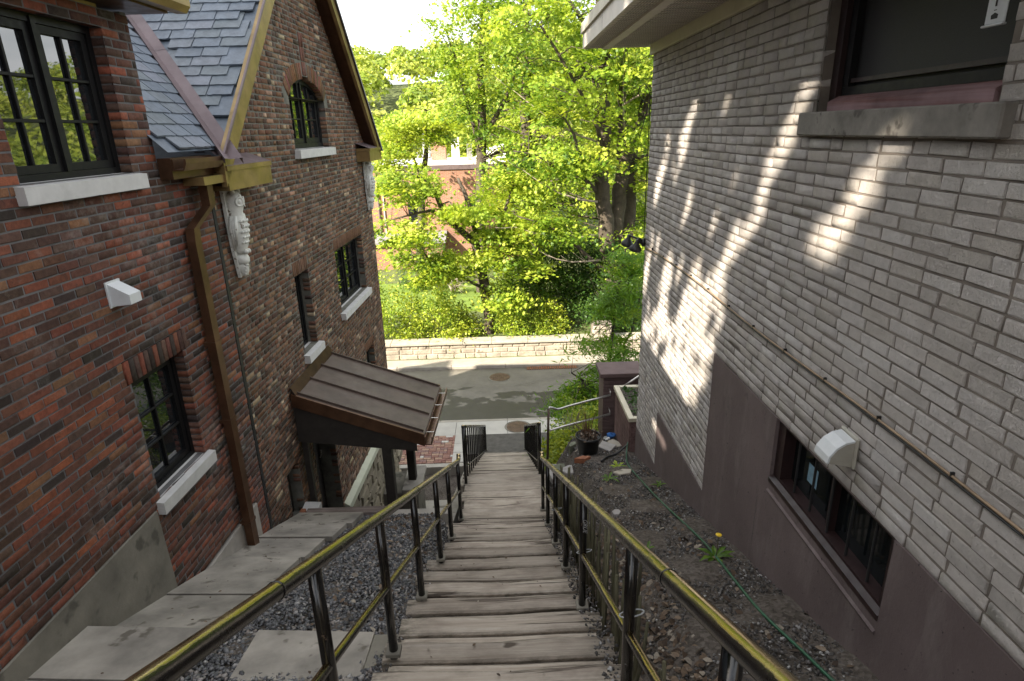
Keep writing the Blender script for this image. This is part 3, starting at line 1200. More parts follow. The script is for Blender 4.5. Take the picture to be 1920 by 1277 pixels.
for zi in range(3):
    for xi in range(3):
        z0, x0 = -7.55 + zi * .17, 3.34 + xi * .26 + random.uniform(-.03, .03)
        part('stone', MB().box(x0, x0 + .24, 21.68 + random.uniform(0, .03), 21.9, z0 + .005, z0 + .16, .025), 'rubble', t)

# ================================================================== the red brick house on the left
NLX, NLY = math.cos(R(-2.24)), math.sin(R(-2.24))
H = thing('brick_house', 'red and brown brick house with slate roof, gable and copper trim left of the stair', 'house', (-3.2 * NLX, -3.2 * NLY, GZ), R(-2.24))
ORG[H.name] = Vector((0, 0, GZ))
CH = .067
Z0 = -6.15 - CH * 0                       # course lattice origin


def snap(z):
    return Z0 + round((z - Z0) / CH) * CH


# openings: s0, s1, z0, z1
W_UP = (3.92, 5.10, snap(-.26), snap(.84))
W_LO = (4.47, 5.25, snap(-2.93), snap(-1.86))
W_TALL = (8.22, 8.76, snap(-2.98), snap(-1.85))
W_MID = (10.12, 11.88, snap(-2.95), snap(-1.84))
W_FAR = (11.35, 11.95, snap(-5.3), snap(-4.15))
DOOR = (8.02, 8.92, -6.2, snap(-3.95))
NICHE = (6.98, 7.38, snap(-5.05), snap(-4.3))
W_GAB = (8.95, 10.50, snap(-.22), None)
G0, G1, GC = 6.32, 12.93, 9.62
EAVE = -.15
PEAK = EAVE + (GC - G0) * 1.0


def arch_half(z):
    """half width of the arched gable window at height z"""
    hw = (W_GAB[1] - W_GAB[0]) / 2
    spring, rise = .50, .30
    if z <= spring:
        return hw
    k = (z - spring) / rise
    return hw * math.sqrt(max(0., 1 - k * k)) if k < 1 else 0.


ARC = (W_GAB[0] + W_GAB[1]) / 2


def near_iv(z0, z1):
    z = (z0 + z1) / 2
    iv = [(1.0, 6.26)]
    if z < -3.0:
        iv = subtract(iv, 0, 4.37)
    if z < -4.03:
        iv = subtract(iv, 0, 6.03)
    if z < -5.2:
        return []
    if z > -.33:                                      # only the dormer rises above the eave
        iv = [(3.0, 5.46)]
    for a, b, c, d in (W_UP, W_LO):
        if c - .001 < z < d:
            iv = subtract(iv, a, b)
    if W_LO[3] < z < W_LO[3] + .2:                    # soldier course
        iv = subtract(iv, W_LO[0] - .06, W_LO[1] + .06)
    return iv


def gable_iv(z0, z1, soldiers=True):
    z = (z0 + z1) / 2
    a, b = G0 + .02, G1
    if z > EAVE:
        a, b = G0 + (z - EAVE) + .03, G1 - (z - EAVE) - .03
    if b - a < .1:
        return []
    iv = [(a, b)]
    for o in (W_TALL, W_MID, W_FAR, DOOR, NICHE):
        if o[2] - .001 < z < o[3]:
            iv = subtract(iv, o[0], o[1])
        if soldiers and o in (W_TALL, W_MID, W_FAR, DOOR) and o[3] < z < o[3] + .2:
            iv = subtract(iv, o[0] - .04, o[1] + .04)
    if z > W_GAB[2]:
        h = arch_half(z)
        if h:
            iv = subtract(iv, ARC - h, ARC + h)
        if soldiers and z > .42:
            q = (z - .5) / .52
            hh = (W_GAB[1] - W_GAB[0]) / 2 + .2
            if q < 1:
                iv = subtract(iv, ARC - hh * math.sqrt(max(0, 1 - max(q, 0) ** 2)), ARC + hh * math.sqrt(max(0, 1 - max(q, 0) ** 2)))
        if soldiers and z < 1.42:
            iv = subtract(iv, ARC - .09, ARC + .09)
    return iv


PAL_NEAR = [((.22, .072, .040), 4), ((.165, .058, .036), 7), ((.115, .050, .034), 9), ((.078, .043, .032), 7), ((.044, .032, .027), 4), ((.175, .088, .047), 2), ((.095, .056, .042), 4)]
PAL_GAB = [((.145, .072, .042), 7), ((.108, .056, .036), 9), ((.082, .046, .032), 7), ((.175, .092, .054), 4), ((.24, .15, .095), 2), ((.32, .235, .155), 1), ((.058, .040, .030), 2), ((.19, .105, .07), 2)]


def pal(P):
    cs, ws = [c for c, _ in P], [w_ for _, w_ in P]

    def f():
        c = random.choices(cs, ws)[0]
        k = random.uniform(.8, 1.2)
        return tuple(min(1, x * k * random.uniform(.94, 1.06)) for x in c)
    return f


nb = BrickSet(0, 1, e=.003)
pn = pal(PAL_NEAR)
lay(nb, snap(-5.2), snap(.98), CH, .0125, near_iv, lambda r_, k: .212, pn)
for i in range(14):                                  # soldiers over the lower window
    a = W_LO[0] - .04 + i * .066
    nb.put(a + .004, a + .058, W_LO[3] + .005, W_LO[3] + .192, pn(), random.uniform(-.02, .02), .002)
gb = BrickSet(-.02, 1, e=.003, jit=.0035)
pg = pal(PAL_GAB)
_gl = {}


def glen(r_, k):
    key = (r_, k)
    if key not in _gl:
        _gl[key] = random.choice((.112, .112, .112, .215, .215)) if r_ % 6 else .112
    return _gl[key]


lay(gb, snap(-6.12), snap(PEAK + .1), CH, .0165, gable_iv, glen, pg, first=6.2, jit=.005)
for o in (W_TALL, W_MID, DOOR, W_FAR):
    a = o[0] - .03
    while a < o[1] + .02:
        gb.put(a + .004, a + .058, o[3] + .005, o[3] + .192, tuple(x * .9 for x in PAL_GAB[0][0]), random.uniform(-.02, .02), .002)
        a += .066
for i in range(-12, 13):                               # arch voussoirs
    th = i / 12.5 * 1.22
    hw = (W_GAB[1] - W_GAB[0]) / 2 + .11
    ca, cz = ARC + hw * math.sin(th) * 1.02, .47 + .42 * math.cos(th) - (0 if abs(i) < 10 else .02)
    if abs(i) > 1:
        gb.put(ca - .035, ca + .035, cz - .11, cz + .11, tuple(x * random.uniform(.75, 1.15) for x in PAL_GAB[0][0]), -math.atan2(math.sin(th) * .42, math.cos(th) * 1.0) * 1.0, .003)
for k_ in (-1, 1):                                     # keystone made of two tall bricks
    for zz in (.83, 1.03, 1.22):
        gb.put(ARC + k_ * .045 - .038, ARC + k_ * .045 + .038, zz, zz + .185, (.13, .055, .04), 0, .004)

wall_n = part('wall', strips(snap(-5.2), snap(.98), CH, near_iv, -.0045), 'mortar', H)
wall_g = part('gable_wall', strips(snap(-6.12), snap(PEAK), CH, lambda a, b: gable_iv(a, b, False), -.0255), 'mortar_dark', H)
part('core', MB().box(-7.9, -.96, -3.0, 12.85, GZ, -.4), 'mortar_dark', H)
nb.build(wall_n, 300, 'brick_obj', 'brick_col', lambda b: -abs(b[0] - 3.6) - .55 * abs(b[1] + 1.3))
gb.build(wall_g, 0, 'brick_obj', 'gbrick_col', lambda b: 0)
gb2 = MB()                                             # upper part of the gable behind the bricks, and the far end wall
gb2.add([(-.96, G0, EAVE - .3), (-.96, G1 - .1, EAVE - .3), (-.96, G1 - .1, EAVE), (-.96, GC, PEAK), (-.96, G0, EAVE)], [(0, 1, 2, 3, 4)])
gb2.quad((-.02, G1, GZ), (-7.9, G1, GZ), (-7.9, G1, EAVE), (-.02, G1, EAVE))
gb2.quad((-.035, G1 - .001, GZ), (-.035, G1 - .1, GZ), (-.035, G1 - .1, EAVE), (-.035, G1 - .001, EAVE))
part('end_wall', gb2, 'mortar_dark', H)
# expansion joint, corner return of the dormer, end wall of dormer
part('expansion_joint', MB().box(-.05, .004, 6.262, 6.318, -5.2, -.40), 'print_black', H)
db = BrickSet(0, 1)
part('dormer_side', MB().box(-2.2, -.006, 5.38, 5.456, -.35, .97), 'mortar', H)

# foundations
m = MB()
m.add([(.016, 1.0, -3.0), (.016, 4.37, -3.0), (.016, 4.40, -4.4), (.016, 1.0, -4.4), (-.05, 1.0, -3.0), (-.05, 4.37, -3.0), (-.05, 4.40, -4.4), (-.05, 1.0, -4.4)],
      [(0, 3, 2, 1), (4, 0, 1, 5), (1, 2, 6, 5)])
part('foundation', m, 'concrete_dark', H)
m = MB()
m.box(-.05, .013, 4.372, 6.03, -5.4, -4.035, .004)
part('foundation', m, 'concrete', H)
part('foundation', MB().box(-.25, -.02, 6.0, G1 - .02, GZ, -6.16), 'concrete_dark', H)
part('stone_ledge', MB().prism([(-.03, -6.22), (.07, -6.22), (.07, -6.10), (-.03, -6.03)], 'y', 8.98, G1 + .02), 'light_ledge', H)
z = -6.23
for rr in range(9):
    h = random.uniform(.19, .27)
    a = 9.0 + random.uniform(-.2, 0)
    while a < G1:
        L = random.uniform(.22, .55)
        j = lambda q: random.uniform(-q, q)
        z1, z2 = z - h, z
        p = [(-.03, a + .012 + j(.02), z1 + .012 + j(.02)), (-.03, a + L - .012, z1 + .012 + j(.03)), (-.03, a + L - .012 + j(.02), z2 - .012), (-.03, a + .012, z2 - .012 + j(.02))]
        q = [(.03 + j(.02), b + (.03 if i in (0, 3) else -.03), c + (.025 if i < 2 else -.025)) for i, (_, b, c) in enumerate(p)]
        part('stone', MB().add(p + q, [(4, 5, 6, 7), (0, 1, 5, 4), (1, 2, 6, 5), (2, 3, 7, 6), (3, 0, 4, 7)]), 'rubble_dark', H)
        a += L
    z -= h


def reveal(o, x1=-.16, mat='mortar_dark', x0=-.02):
    s0, s1, z0, z1 = o
    m = MB()
    e = .007
    m.quad((x0, s0 - e, z0), (x1, s0 - e, z0), (x1, s0 - e, z1), (x0, s0 - e, z1))
    m.quad((x0, s1 + e, z1), (x1, s1 + e, z1), (x1, s1 + e, z0), (x0, s1 + e, z0))
    m.quad((x0, s0, z1 + e), (x1, s0, z1 + e), (x1, s1, z1 + e), (x0, s1, z1 + e))
    m.quad((x0, s0, z0 - .0), (x0, s1, z0 - .0), (x1, s1, z0 - .0), (x1, s0, z0 - .0))
    return part('reveal', m, mat, H)


def window(o, cas, cols, rows, rec=.10, sill=True, fr=.055, sash=.05, arch=False, mats='black_frame', sill_mat='limestone'):
    """frame > sash, muntin, pane"""
    s0, s1, z0, z1 = o
    m = MB()
    xf, xb = -rec, -rec - .07
    m.box(xb, xf, s0, s0 + fr, z0, z1)
    m.box(xb, xf, s1 - fr, s1, z0, z1)
    m.box(xb, xf, s0 + fr, s1 - fr, z0, z0 + fr)
    if not arch:
        m.box(xb, xf, s0 + fr, s1 - fr, z1 - fr, z1)
    wdt = (s1 - s0 - 2 * fr) / cas
    for i in range(1, cas):
        c = s0 + fr + i * wdt
        m.box(xb, xf + .012, c - .022, c + .022, z0 + fr, z1 - fr * .2)
    if arch:
        c, hw = (s0 + s1) / 2, (s1 - s0) / 2
        n = 16
        for i in range(n):
            a, b = math.pi * i / n, math.pi * (i + 1) / n
            sp, ri = .50, .30
            P = lambda t, k, x: (x, c + (hw - k) * math.cos(t), sp + (ri - k) * math.sin(t))
            m.hexa([P(a, 0, xb), P(b, 0, xb), P(b, 0, xf), P(a, 0, xf), P(a, fr, xb), P(b, fr, xb), P(b, fr, xf), P(a, fr, xf)])
    W = part('window', m, mats, H)
    ztop = z1 - fr if not arch else z1
    for i in range(cas):
        a, b = s0 + fr + i * wdt, s0 + fr + (i + 1) * wdt
        a, b = a + (.024 if i else .002), b - (.024 if i < cas - 1 else .002)
        xs_, xe = xf - .015, xf - .055
        m = MB()
        lo, hi = z0 + fr + .002, ztop - .002
        m.box(xe, xs_, a, a + sash, lo, hi)
        m.box(xe, xs_, b - sash, b, lo, hi)
        m.box(xe, xs_, a + sash, b - sash, lo, lo + sash)
        if not arch:
            m.box(xe, xs_, a + sash, b - sash, hi - sash, hi)
        part('sash', m, mats, W)
        ga, gb_, gl, gh = a + sash, b - sash, lo + sash, (hi - sash) if not arch else hi
        for j in range(cols):
            for k in range(rows):
                y0, y1 = ga + (gb_ - ga) * j / cols, ga + (gb_ - ga) * (j + 1) / cols
                q0, q1 = gl + (gh - gl) * k / rows, gl + (gh - gl) * (k + 1) / rows
                if arch:
                    q1 = min(q1, .5 + .28)
                t0, t1 = random.uniform(-.0015, .0015), random.uniform(-.0015, .0015)
                part('pane', MB().quad((xe + .012 + t0, y0, q0), (xe + .012, y1, q0), (xe + .012 + t1, y1, q1), (xe + .012, y0, q1)), 'glass', W)
        for j in range(1, cols):
            c = ga + (gb_ - ga) * j / cols
            part('muntin', MB().box(xe + .013, xs_ - .004, c - .011, c + .011, gl, gh, .003), mats, W)
        for k in range(1, rows):
            c = gl + (gh - gl) * k / rows
            part('muntin', MB().box(xe + .014, xs_ - .003, ga, gb_, c - .011, c + .011, .003), mats, W)
    part('room', MB().box(-.9, xe - .02, s0 - .0, s1 + .0, z0, z1), 'screen', W)
    if sill:
        part('window_sill', MB().prism([(-rec - .02, z0 - .125), (.065, z0 - .125), (.065, z0 - .012), (-rec - .02, z0 + .004)], 'y', s0 - .065, s1 + .075), sill_mat, H)
    return W


for o in (W_UP, W_LO):
    reveal(o, mat='mortar')
window(W_UP, 2, 2, 3, fr=.05, sash=.055)
window(W_LO, 1, 2, 3, fr=.045, sash=.05)
for o in (W_TALL, W_MID, W_FAR):
    reveal(o, -.2)
window(W_TALL, 1, 1, 1, rec=.16)
window(W_MID, 2, 2, 3, rec=.15)
window(W_FAR, 1, 1, 2, rec=.15)
reveal((W_GAB[0], W_GAB[1], W_GAB[2], .5), -.16)
window((W_GAB[0], W_GAB[1], W_GAB[2], .76), 2, 2, 3, rec=.12, arch=True, fr=.07, sash=.075)
reveal(DOOR, -.3)
dr = part('door', MB().box(-.36, -.30, DOOR[0], DOOR[1], -6.2, DOOR[3]), 'black_wood', H)
for q in (0, 1):
    part('door_panel', MB().box(-.299, -.285, DOOR[0] + .12 + .36 * q, DOOR[0] + .42 + .36 * q, -5.9, -4.3, .01), 'black_wood', dr)
part('handle', MB().tube([(-.27, DOOR[1] - .1, -5.05), (-.24, DOOR[1] - .1, -5.0), (-.24, DOOR[1] - .1, -4.9)], .012), 'steel', dr)
reveal(NICHE, -.18)
part('niche_back', MB().box(-.22, -.18, NICHE[0] - .02, NICHE[1] + .02, NICHE[2], NICHE[3] + .02), 'black_wood', H)
m = MB().hexa([(-.02, 7.02, -5.16), (.20, 7.10, -5.22), (.20, 7.44, -5.14), (-.02, 7.42, -5.10), (-.02, 7.02, -5.02), (.20, 7.10, -5.04), (.20, 7.44, -4.98), (-.02, 7.42, -4.96)])
part('window_sill', m, 'limestone', H)
part('broken_brick', MB().box(.0, .07, 7.0, 7.2, -4.98, -4.92, .008), 'orange_cut', H)

# ------------------------------------------------------------------ roofs
SL = {'i': 0}


def slates(parent, o, along, upv, nrm, width, rows, expo, lim, n_max=400):
    """o: origin at the eave, along/up unit vectors in the roof plane, lim(row) -> (t0, t1) extent along"""
    o, along, upv, nrm = Vector(o), Vector(along).normalized(), Vector(upv).normalized(), Vector(nrm).normalized()
    cache = []
    for v_ in range(7):
        w_ = .262 + .022 * (v_ % 3)
        n = 7
        low = [((-.5 + i / n) * w_, random.uniform(-.006, .004) if 0 < i < n else random.uniform(0, .006)) for i in range(n + 1)]
        top = [(w_ / 2, .30), (-w_ / 2, .30)]
        pts = [(x, y, .0) for x, y in low] + [(x, y, 0.) for x, y in top]
        k = len(pts)
        vs = [(x, y, -.006 if i > n else -.012) for i, (x, y, _) in enumerate(pts)] + [(x, y + (.003 if i <= n else 0), .006 + random.uniform(-.002, .002)) for i, (x, y, _) in enumerate(pts)]
        fs = [tuple(range(k))[::-1], tuple(range(k, 2 * k))] + [(i, (i + 1) % k, k + (i + 1) % k, k + i) for i in range(k)]
        cache.append((w_, MB().add(vs, fs).mesh('slate', 'slate')))
    og = ORG.get(parent.name, Vector((0, 0, 0)))
    rot = Matrix((along, upv, nrm)).transposed()
    for r_ in range(rows):
        t0, t1 = lim(r_)
        t = t0 - random.uniform(0, .25)
        while t < t1:
            w_, me = random.choice(cache)
            c = t + w_ / 2
            if c > t0 - .02 and c < t1 + .02:
                p = o + along * c + upv * (r_ * expo) + nrm * .026
                ob = link('slate', me, parent, p - og)
                # each slate leans on the course below
                ob.rotation_euler = (rot.to_4x4() @ Matrix.Rotation(R(-4.4) + random.uniform(-.012, .012), 4, 'X') @ Matrix.Rotation(random.uniform(-.012, .012), 4, 'Z')).to_euler()
            t += w_ + .013


CO = math.sqrt(.5)
# gable roof: near slope, z = EAVE + (s - G0); far slope mirrored; overhang .2 over the gable
RX = .24
m = MB()
m.add([(RX, G0 - .12, EAVE - .13), (-7.9, G0 - .12, EAVE - .13), (-7.9, GC, PEAK - .01), (RX, GC, PEAK - .01)], [(0, 3, 2, 1)])
m.add([(RX, G1 + .25, EAVE - .26), (-7.9, G1 + .25, EAVE - .26), (-7.9, GC, PEAK - .01), (RX, GC, PEAK - .01)], [(0, 1, 2, 3)])
roof_g = part('gable_roof', m, 'slate', H)


def valley_u(s):
    return (.036 - (EAVE + s - G0)) / .97


def lim_g(r_):
    s = G0 - .08 + r_ * .15 * CO
    return max(-3.2, valley_u(s) + .06), RX - .18


slates(roof_g, (0, G0 - .08, EAVE - .08), (1, 0, 0), (0, CO, CO), (0, -CO, CO), .28, 29, .15, lim_g)
# main roof facing the alley, between the dormer and the gable: z = -.25 - .97 u
ml = math.hypot(1, .97)
m = MB()
m.add([(.15, 5.40, -.11), (.15, 6.36, -.11), (-3.2, 9.61, 3.14), (-3.2, 5.40, 3.14)], [(0, 1, 2, 3)])
m.add([(.15, -3.0, -.11), (.15, 3.0, -.11), (-5.2, 3.0, 5.08), (-5.2, -3.0, 5.08)], [(0, 1, 2, 3)])
m.add([(-5.2, -3.0, 5.08), (-5.2, 3.0, 5.08), (-7.9, 3.0, 2.4), (-7.9, -3.0, 2.4)], [(0, 1, 2, 3)])
m.box(-5.3, -5.15, -3.0, 5.4, -.5, 4.9)  # unseen wall added to stop sun leaking through the roof space
m.quad((.15, -3, -.4), (-7.9, -3, -.4), (-5.2, -3, 5.08), (.15, -3, -.1))
roof_m = part('main_roof', m, 'slate', H)


def lim_m(r_):
    u_ = .14 - r_ * .15 / ml
    s = G0 - EAVE + .036 - u_ * .97
    return 5.47, s - .04


slates(roof_m, (.14, 0, -.10), (0, 1, 0), (-1 / ml, 0, .97 / ml), (.97 / ml, 0, 1 / ml), .28, 14, .15, lim_m)
# valley flashing folded into the corner of the two roofs
m = MB()
for k_ in range(3):
    sa, sb = (G0 - .10, 7.35, 8.15, 9.2)[k_:k_ + 2]
    A = [Vector((valley_u(q), q, EAVE + (q - G0) + .045 + .004 * (k_ % 2))) for q in (sa, sb + .03)]
    d1, d2 = Vector((.125, 0, .012)), Vector((0, -.115, .012))
    m.quad(A[0], A[0] + d1, A[1] + d1, A[1])
    m.quad(A[0] + d2, A[0], A[1], A[1] + d2)
    m.quad(A[0] + d1, A[1] + d1, A[1] + d1 - Vector((0, 0, .06)), A[0] + d1 - Vector((0, 0, .06)))
    m.quad(A[0] + d2, A[0] + d2 - Vector((0, 0, .06)), A[1] + d2 - Vector((0, 0, .06)), A[1] + d2)
m.add([(.16, 6.2, -.16), (.16, 6.50, -.16), (.02, 6.50, .02), (-.02, 6.2, .02)], [(0, 1, 2, 3)])
part('valley_flashing', m, 'flashing', roof_g)
# rake boards (copper clad) along both slopes, with soffit


def rake(sgn, s_lo, s_hi, z_lo):
    n = 2
    m = MB()
    f = lambda s: z_lo + abs(s - s_lo)
    a, b = s_lo, s_hi
    hi, lo = .050, -.22
    x0, x1 = RX - .055, RX
    p = [(x, s, f(s) + k) for s in (a, b) for x in (x0, x1) for k in (lo, hi)]
    m.add(p, [(2, 3, 7, 6), (0, 1, 3, 2), (4, 6, 7, 5), (1, 5, 7, 3), (0, 2, 6, 4), (0, 4, 5, 1)])
    q = part('rake_board', m, 'gold_copper', H)
    m = MB()
    m.add([(RX + .006, a, f(a) + .026), (RX + .006, b, f(b) + .026), (RX + .006, b, f(b) + .060), (RX + .006, a, f(a) + .060), (RX - .014, a, f(a) + .060), (RX - .014, b, f(b) + .060)], [(0, 1, 2, 3), (3, 2, 5, 4)] if sgn > 0 else [(3, 2, 1, 0), (4, 5, 2, 3)])
    part('drip_edge', m, 'flashing', q)
    m = MB()
    m.add([(x0 + .0, a, f(a) + lo + .01), (-.03, a, f(a) + lo + .03), (-.03, b, f(b) + lo + .03), (x0, b, f(b) + lo + .01)], [(0, 1, 2, 3), (3, 2, 1, 0)])
    part('soffit', m, 'brown_copper', q)


rake(1, G0 - .14, GC, EAVE - .10)
rake(-1, G1 + .16, GC, EAVE - .12)
m = MB()                                   # dark outer edge of far rake and verge slates
m.add([(RX + .03, G1 + .25, EAVE - .22), (RX + .03, GC, PEAK + .05), (RX + .03, GC, PEAK + .10), (RX + .03, G1 + .30, EAVE - .20), (RX - .2, G1 + .30, EAVE - .20), (RX - .2, GC, PEAK + .10)], [(0, 1, 2, 3), (3, 2, 5, 4)])
part('verge_slates', m, 'grey_roof', roof_g)


def eave_return(s0, s1, mat):
    m = MB()
    x1 = RX - .0
    m.box(-.02, x1, s0, s1, EAVE - .36, EAVE - .17)
    q = part('eave_return', m, mat, H)
    part('cap', MB().prism([(s0 - .012, EAVE - .168), (s1 + .012, EAVE - .168), (s1 + .012, EAVE - .12), (s0 - .012, EAVE - .12)], 'x', -.02, x1 + .014), mat, q)
    part('cap_top', MB().add([(x1 + .012, s0 - .01, EAVE - .119), (x1 + .012, s1 + .01, EAVE - .119), (-.02, s1 + .01, EAVE - .02), (-.02, s0 - .01, EAVE - .02)], [(0, 1, 2, 3)]), 'flashing', q)


eave_return(G0 - .10, 7.32, 'gold_copper')
eave_return(12.15, G1 + .2, 'gold_copper')
# eave of the main roof: box, gutter, hopper, downspout
part('eave_box', MB().box(.0, .12, 5.462, 6.2, -.34, -.16), 'brown_copper', H)
part('gutter', MB().prism([(.122, -.27), (.22, -.27), (.25, -.21), (.25, -.17), (.235, -.17), (.215, -.255), (.135, -.255), (.135, -.17), (.122, -.17)], 'y', 5.47, 6.21), 'brown_copper', H)
part('gutter_return', MB().box(.02, .22, 5.78, 6.21, -.42, -.345), 'gold_copper', H)
m = MB()
w_, d_ = .05, .04


def rect_tube(m, path, w_, d_):
    rings = []
    for c in path:
        rings.append([(c[0] + a * d_, c[1] + b * w_, c[2]) for a, b in ((-1, -1), (1, -1), (1, 1), (-1, 1))])
    vs = [p for r_ in rings for p in r_]
    fs = [(i * 4 + k, i * 4 + (k + 1) % 4, i * 4 + 4 + (k + 1) % 4, i * 4 + 4 + k) for i in range(len(rings) - 1) for k in range(4)]
    m.add(vs, fs + [(3, 2, 1, 0), tuple(len(vs) - 4 + k for k in range(4))])


rect_tube(m, [(.12, 5.98, -.42), (.12, 5.98, -.62), (.07, 5.70, -.80), (.07, 5.68, -.92), (.07, 5.68, -4.62)], .055, .042)
dsp = part('downspout', m, 'brown_copper', H)
for zz in (-1.95, -2.8, -4.05):
    part('bracket', MB().box(-.005, .118, 5.615, 5.745, zz, zz + .035), 'brown_copper', dsp)
# dormer eave with copper gutter, header board
part('header_board', MB().box(-.17, -.005, W_UP[0], W_UP[1], .845, .975), 'gold_copper', H)
part('dormer_eave', MB().box(-.4, .26, 1.0, 5.62, .985, 1.05), 'brown_copper', H)
part('dormer_gutter', MB().prism([(.27, 1.0), (.36, 1.0), (.40, 1.05), (.40, 1.12), (.385, 1.12), (.37, 1.06), (.27, 1.06)], 'y', 1.0, 5.74), 'gold_copper', H)
part('dormer_gutter_lip', MB().box(.262, .40, 1.0, 5.745, 1.121, 1.135), 'brown_copper', H)
part('dormer_roof', MB().add([(.30, 1.0, 1.14), (.30, 5.66, 1.14), (-2.4, 5.66, 2.9), (-2.4, 1.0, 2.9), (.30, 5.66, 1.06), (-2.4, 5.66, .9)], [(0, 1, 2, 3), (1, 4, 5, 2)]), 'slate', H)

# vent hood


def vent_left(s, z):
    m = MB()
    m.box(0, .012, s - .085, s + .085, z - .10, z + .10)
    v = part('vent_hood', m, 'white_plastic', H)
    m = MB()
    a = [(.012, z + .085), (.165, z + .0), (.165, z - .075), (.155, z - .075), (.155, z - .005), (.012, z + .075)]
    m.prism(a, 'y', s - .07, s + .07)
    m.prism([(.012, z + .075), (.155, z - .004), (.155, z - .075), (.012, z - .09)], 'y', s - .07, s - .066)
    m.prism([(.012, z + .075), (.155, z - .004), (.155, z - .075), (.012, z - .09)], 'y', s + .066, s + .07)
    part('cowl', m, 'white_plastic', v)


vent_left(4.52, -1.12)

# carved owl brackets under the eave returns


def owl(s):
    z = -.53
    m = MB()
    m.prism([(s - .13, z), (s + .10, z), (s + .09, z - .55), (s + .05, z - .92), (s - .05, z - .95), (s - .11, z - .58)], 'x', -.005, .03)
    o = part('owl_bracket', m, 'plaster', H)
    m = MB()
    # one lathe-like body: crown, face, shoulders, belly, tail, flattened towards the wall
    prof = [(.0, .02), (.055, .015), (.092, -.03), (.104, -.09), (.100, -.15), (.084, -.205), (.092, -.25), (.112, -.32), (.114, -.40), (.104, -.48), (.088, -.56), (.064, -.62), (.045, -.66), (.0, -.67)]
    n = 20
    vs, fs = [], []
    for r_, h in prof:
        for k in range(n):
            a = 2 * math.pi * k / n
            vs.append((.055 + r_ * 1.02 * max(-.4, math.cos(a)), s + r_ * math.sin(a), z + h - .03))
    for i_ in range(len(prof) - 1):
        for k in range(n):
            a, b = i_ * n + k, i_ * n + (k + 1) % n
            fs.append((a, a + n, b + n, b))
    m.add(vs, fs)
    for q in (-1, 1):
        m.lathe([(.03, -.02), (.018, .02), (.003, .05)], (.10, s + q * .065, z - .01), 8, (.25, q * .5, 1))      # ear tufts
        # folded wing with three long feathers
        for w_ in range(3):
            m.tube([(.10 - .02 * w_, s + q * .098, z - .27), (.095 - .025 * w_, s + q * .122, z - .40), (.075 - .02 * w_, s + q * .10, z - .58 - .03 * w_)], [.02, .026, .008], 6)
        m.ball((.125, s + q * .03, z - .665), (.03, .022, .028), 8, 6)                                               # claws
    part('owl_figure', m, 'plaster', o, True)
    for r_ in range(5):                                                                                             # rows of breast feathers
        for q in range(-2, 3):
            a = q * .36 + (.18 if r_ % 2 else 0)
            R0 = (.112, .116, .112, .102, .09)[r_]
            c = (.055 + R0 * math.cos(a), s + R0 * math.sin(a), z - .33 - r_ * .058)
            part('feather', MB().lathe([(.022, -.004), (.020, .006), (.006, .013)], c, 7, (math.cos(a), math.sin(a), -.55)), 'plaster', o, True)
    for q in (-1, 1):
        part('eye', MB().lathe([(.05, -.012), (.052, .008), (.042, .012), (.036, .002), (.02, .004), (.016, .014), (.002, .016)], (.148, s + q * .048, z - .125), 16, (1, q * .55, -.05)), 'plaster', o, True)
    part('beak', MB().lathe([(.018, -.01), (.012, .02), (.002, .045)], (.16, s, z - .15), 8, (.8, 0, -1)), 'plaster', o, True)
    m = MB()
    m.lathe([(.02, .05), (.06, .035), (.074, .0), (.072, -.045), (.058, -.06)], (.055, s + .005, z - .74), 16)
    m.lathe([(.056, -.058), (.060, -.09), (.052, -.15), (.03, -.195), (.005, -.21)], (.05, s + .005, z - .74), 16)
    for k in range(4):
        m.tube([(.098 - .006 * k, s - .045, z - .80 - .036 * k), (.112 - .012 * k, s + .005, z - .825 - .034 * k), (.09 - .008 * k, s + .055, z - .845 - .03 * k)], .006, 6)
    part('acorn_drop', m, 'plaster', o, True)


owl(6.62)
owl(12.62)

# ------------------------------------------------------------------ copper canopy over the side door
cs0, cs1, cu1, cz0, cz1 = 7.46, 9.12, 1.76, -3.30, -3.93
f = lambda u_: cz0 + (cz1 - cz0) * u_ / cu1
m = MB().hexa([(0, cs0, cz0 - .05), (0, cs1, cz0 - .05), (cu1, cs1, cz1 - .05), (cu1, cs0, cz1 - .05), (0, cs0, cz0), (0, cs1, cz0), (cu1, cs1, cz1), (cu1, cs0, cz1)])
m.f = [q[::-1] for q in m.f]
can = part('canopy', m, 'roof_copper', H)
for i in range(4):
    s = (cs0 + .06, cs0 + .06 + .53, cs0 + .06 + 1.05, cs1 - .03)[i]
    m = MB().hexa([(.03, s - .008, f(.03)), (.03, s + .008, f(.03)), (cu1 - .02, s + .008, f(cu1 - .02)), (cu1 - .02, s - .008, f(cu1 - .02)),
                   (.03, s - .008, f(.03) + .035), (.03, s + .008, f(.03) + .035), (cu1 - .02, s + .008, f(cu1 - .02) + .035), (cu1 - .02, s - .008, f(cu1 - .02) + .035)])
    part('standing_seam', m, 'roof_copper', can)
part('wall_flashing', MB().add([(.004, cs0 - .02, cz0 + .11), (.004, cs1 + .03, cz0 + .11), (.075, cs1 + .03, f(.075) + .006), (.075, cs0 - .02, f(.075) + .006)], [(0, 3, 2, 1), (0, 1, 2, 3)]), 'brown_copper', can)
for s0_, s1_ in ((cs0 - .03, cs0 - .002), (cs1 + .002, cs1 + .03)):
    m = MB().hexa([(0, s0_, cz0 - .17), (0, s1_, cz0 - .17), (cu1, s1_, cz1 - .17), (cu1, s0_, cz1 - .17), (0, s0_, cz0 + .012), (0, s1_, cz0 + .012), (cu1, s1_, cz1 + .012), (cu1, s0_, cz1 + .012)])
    part('edge_board', m, 'brown_copper', can)
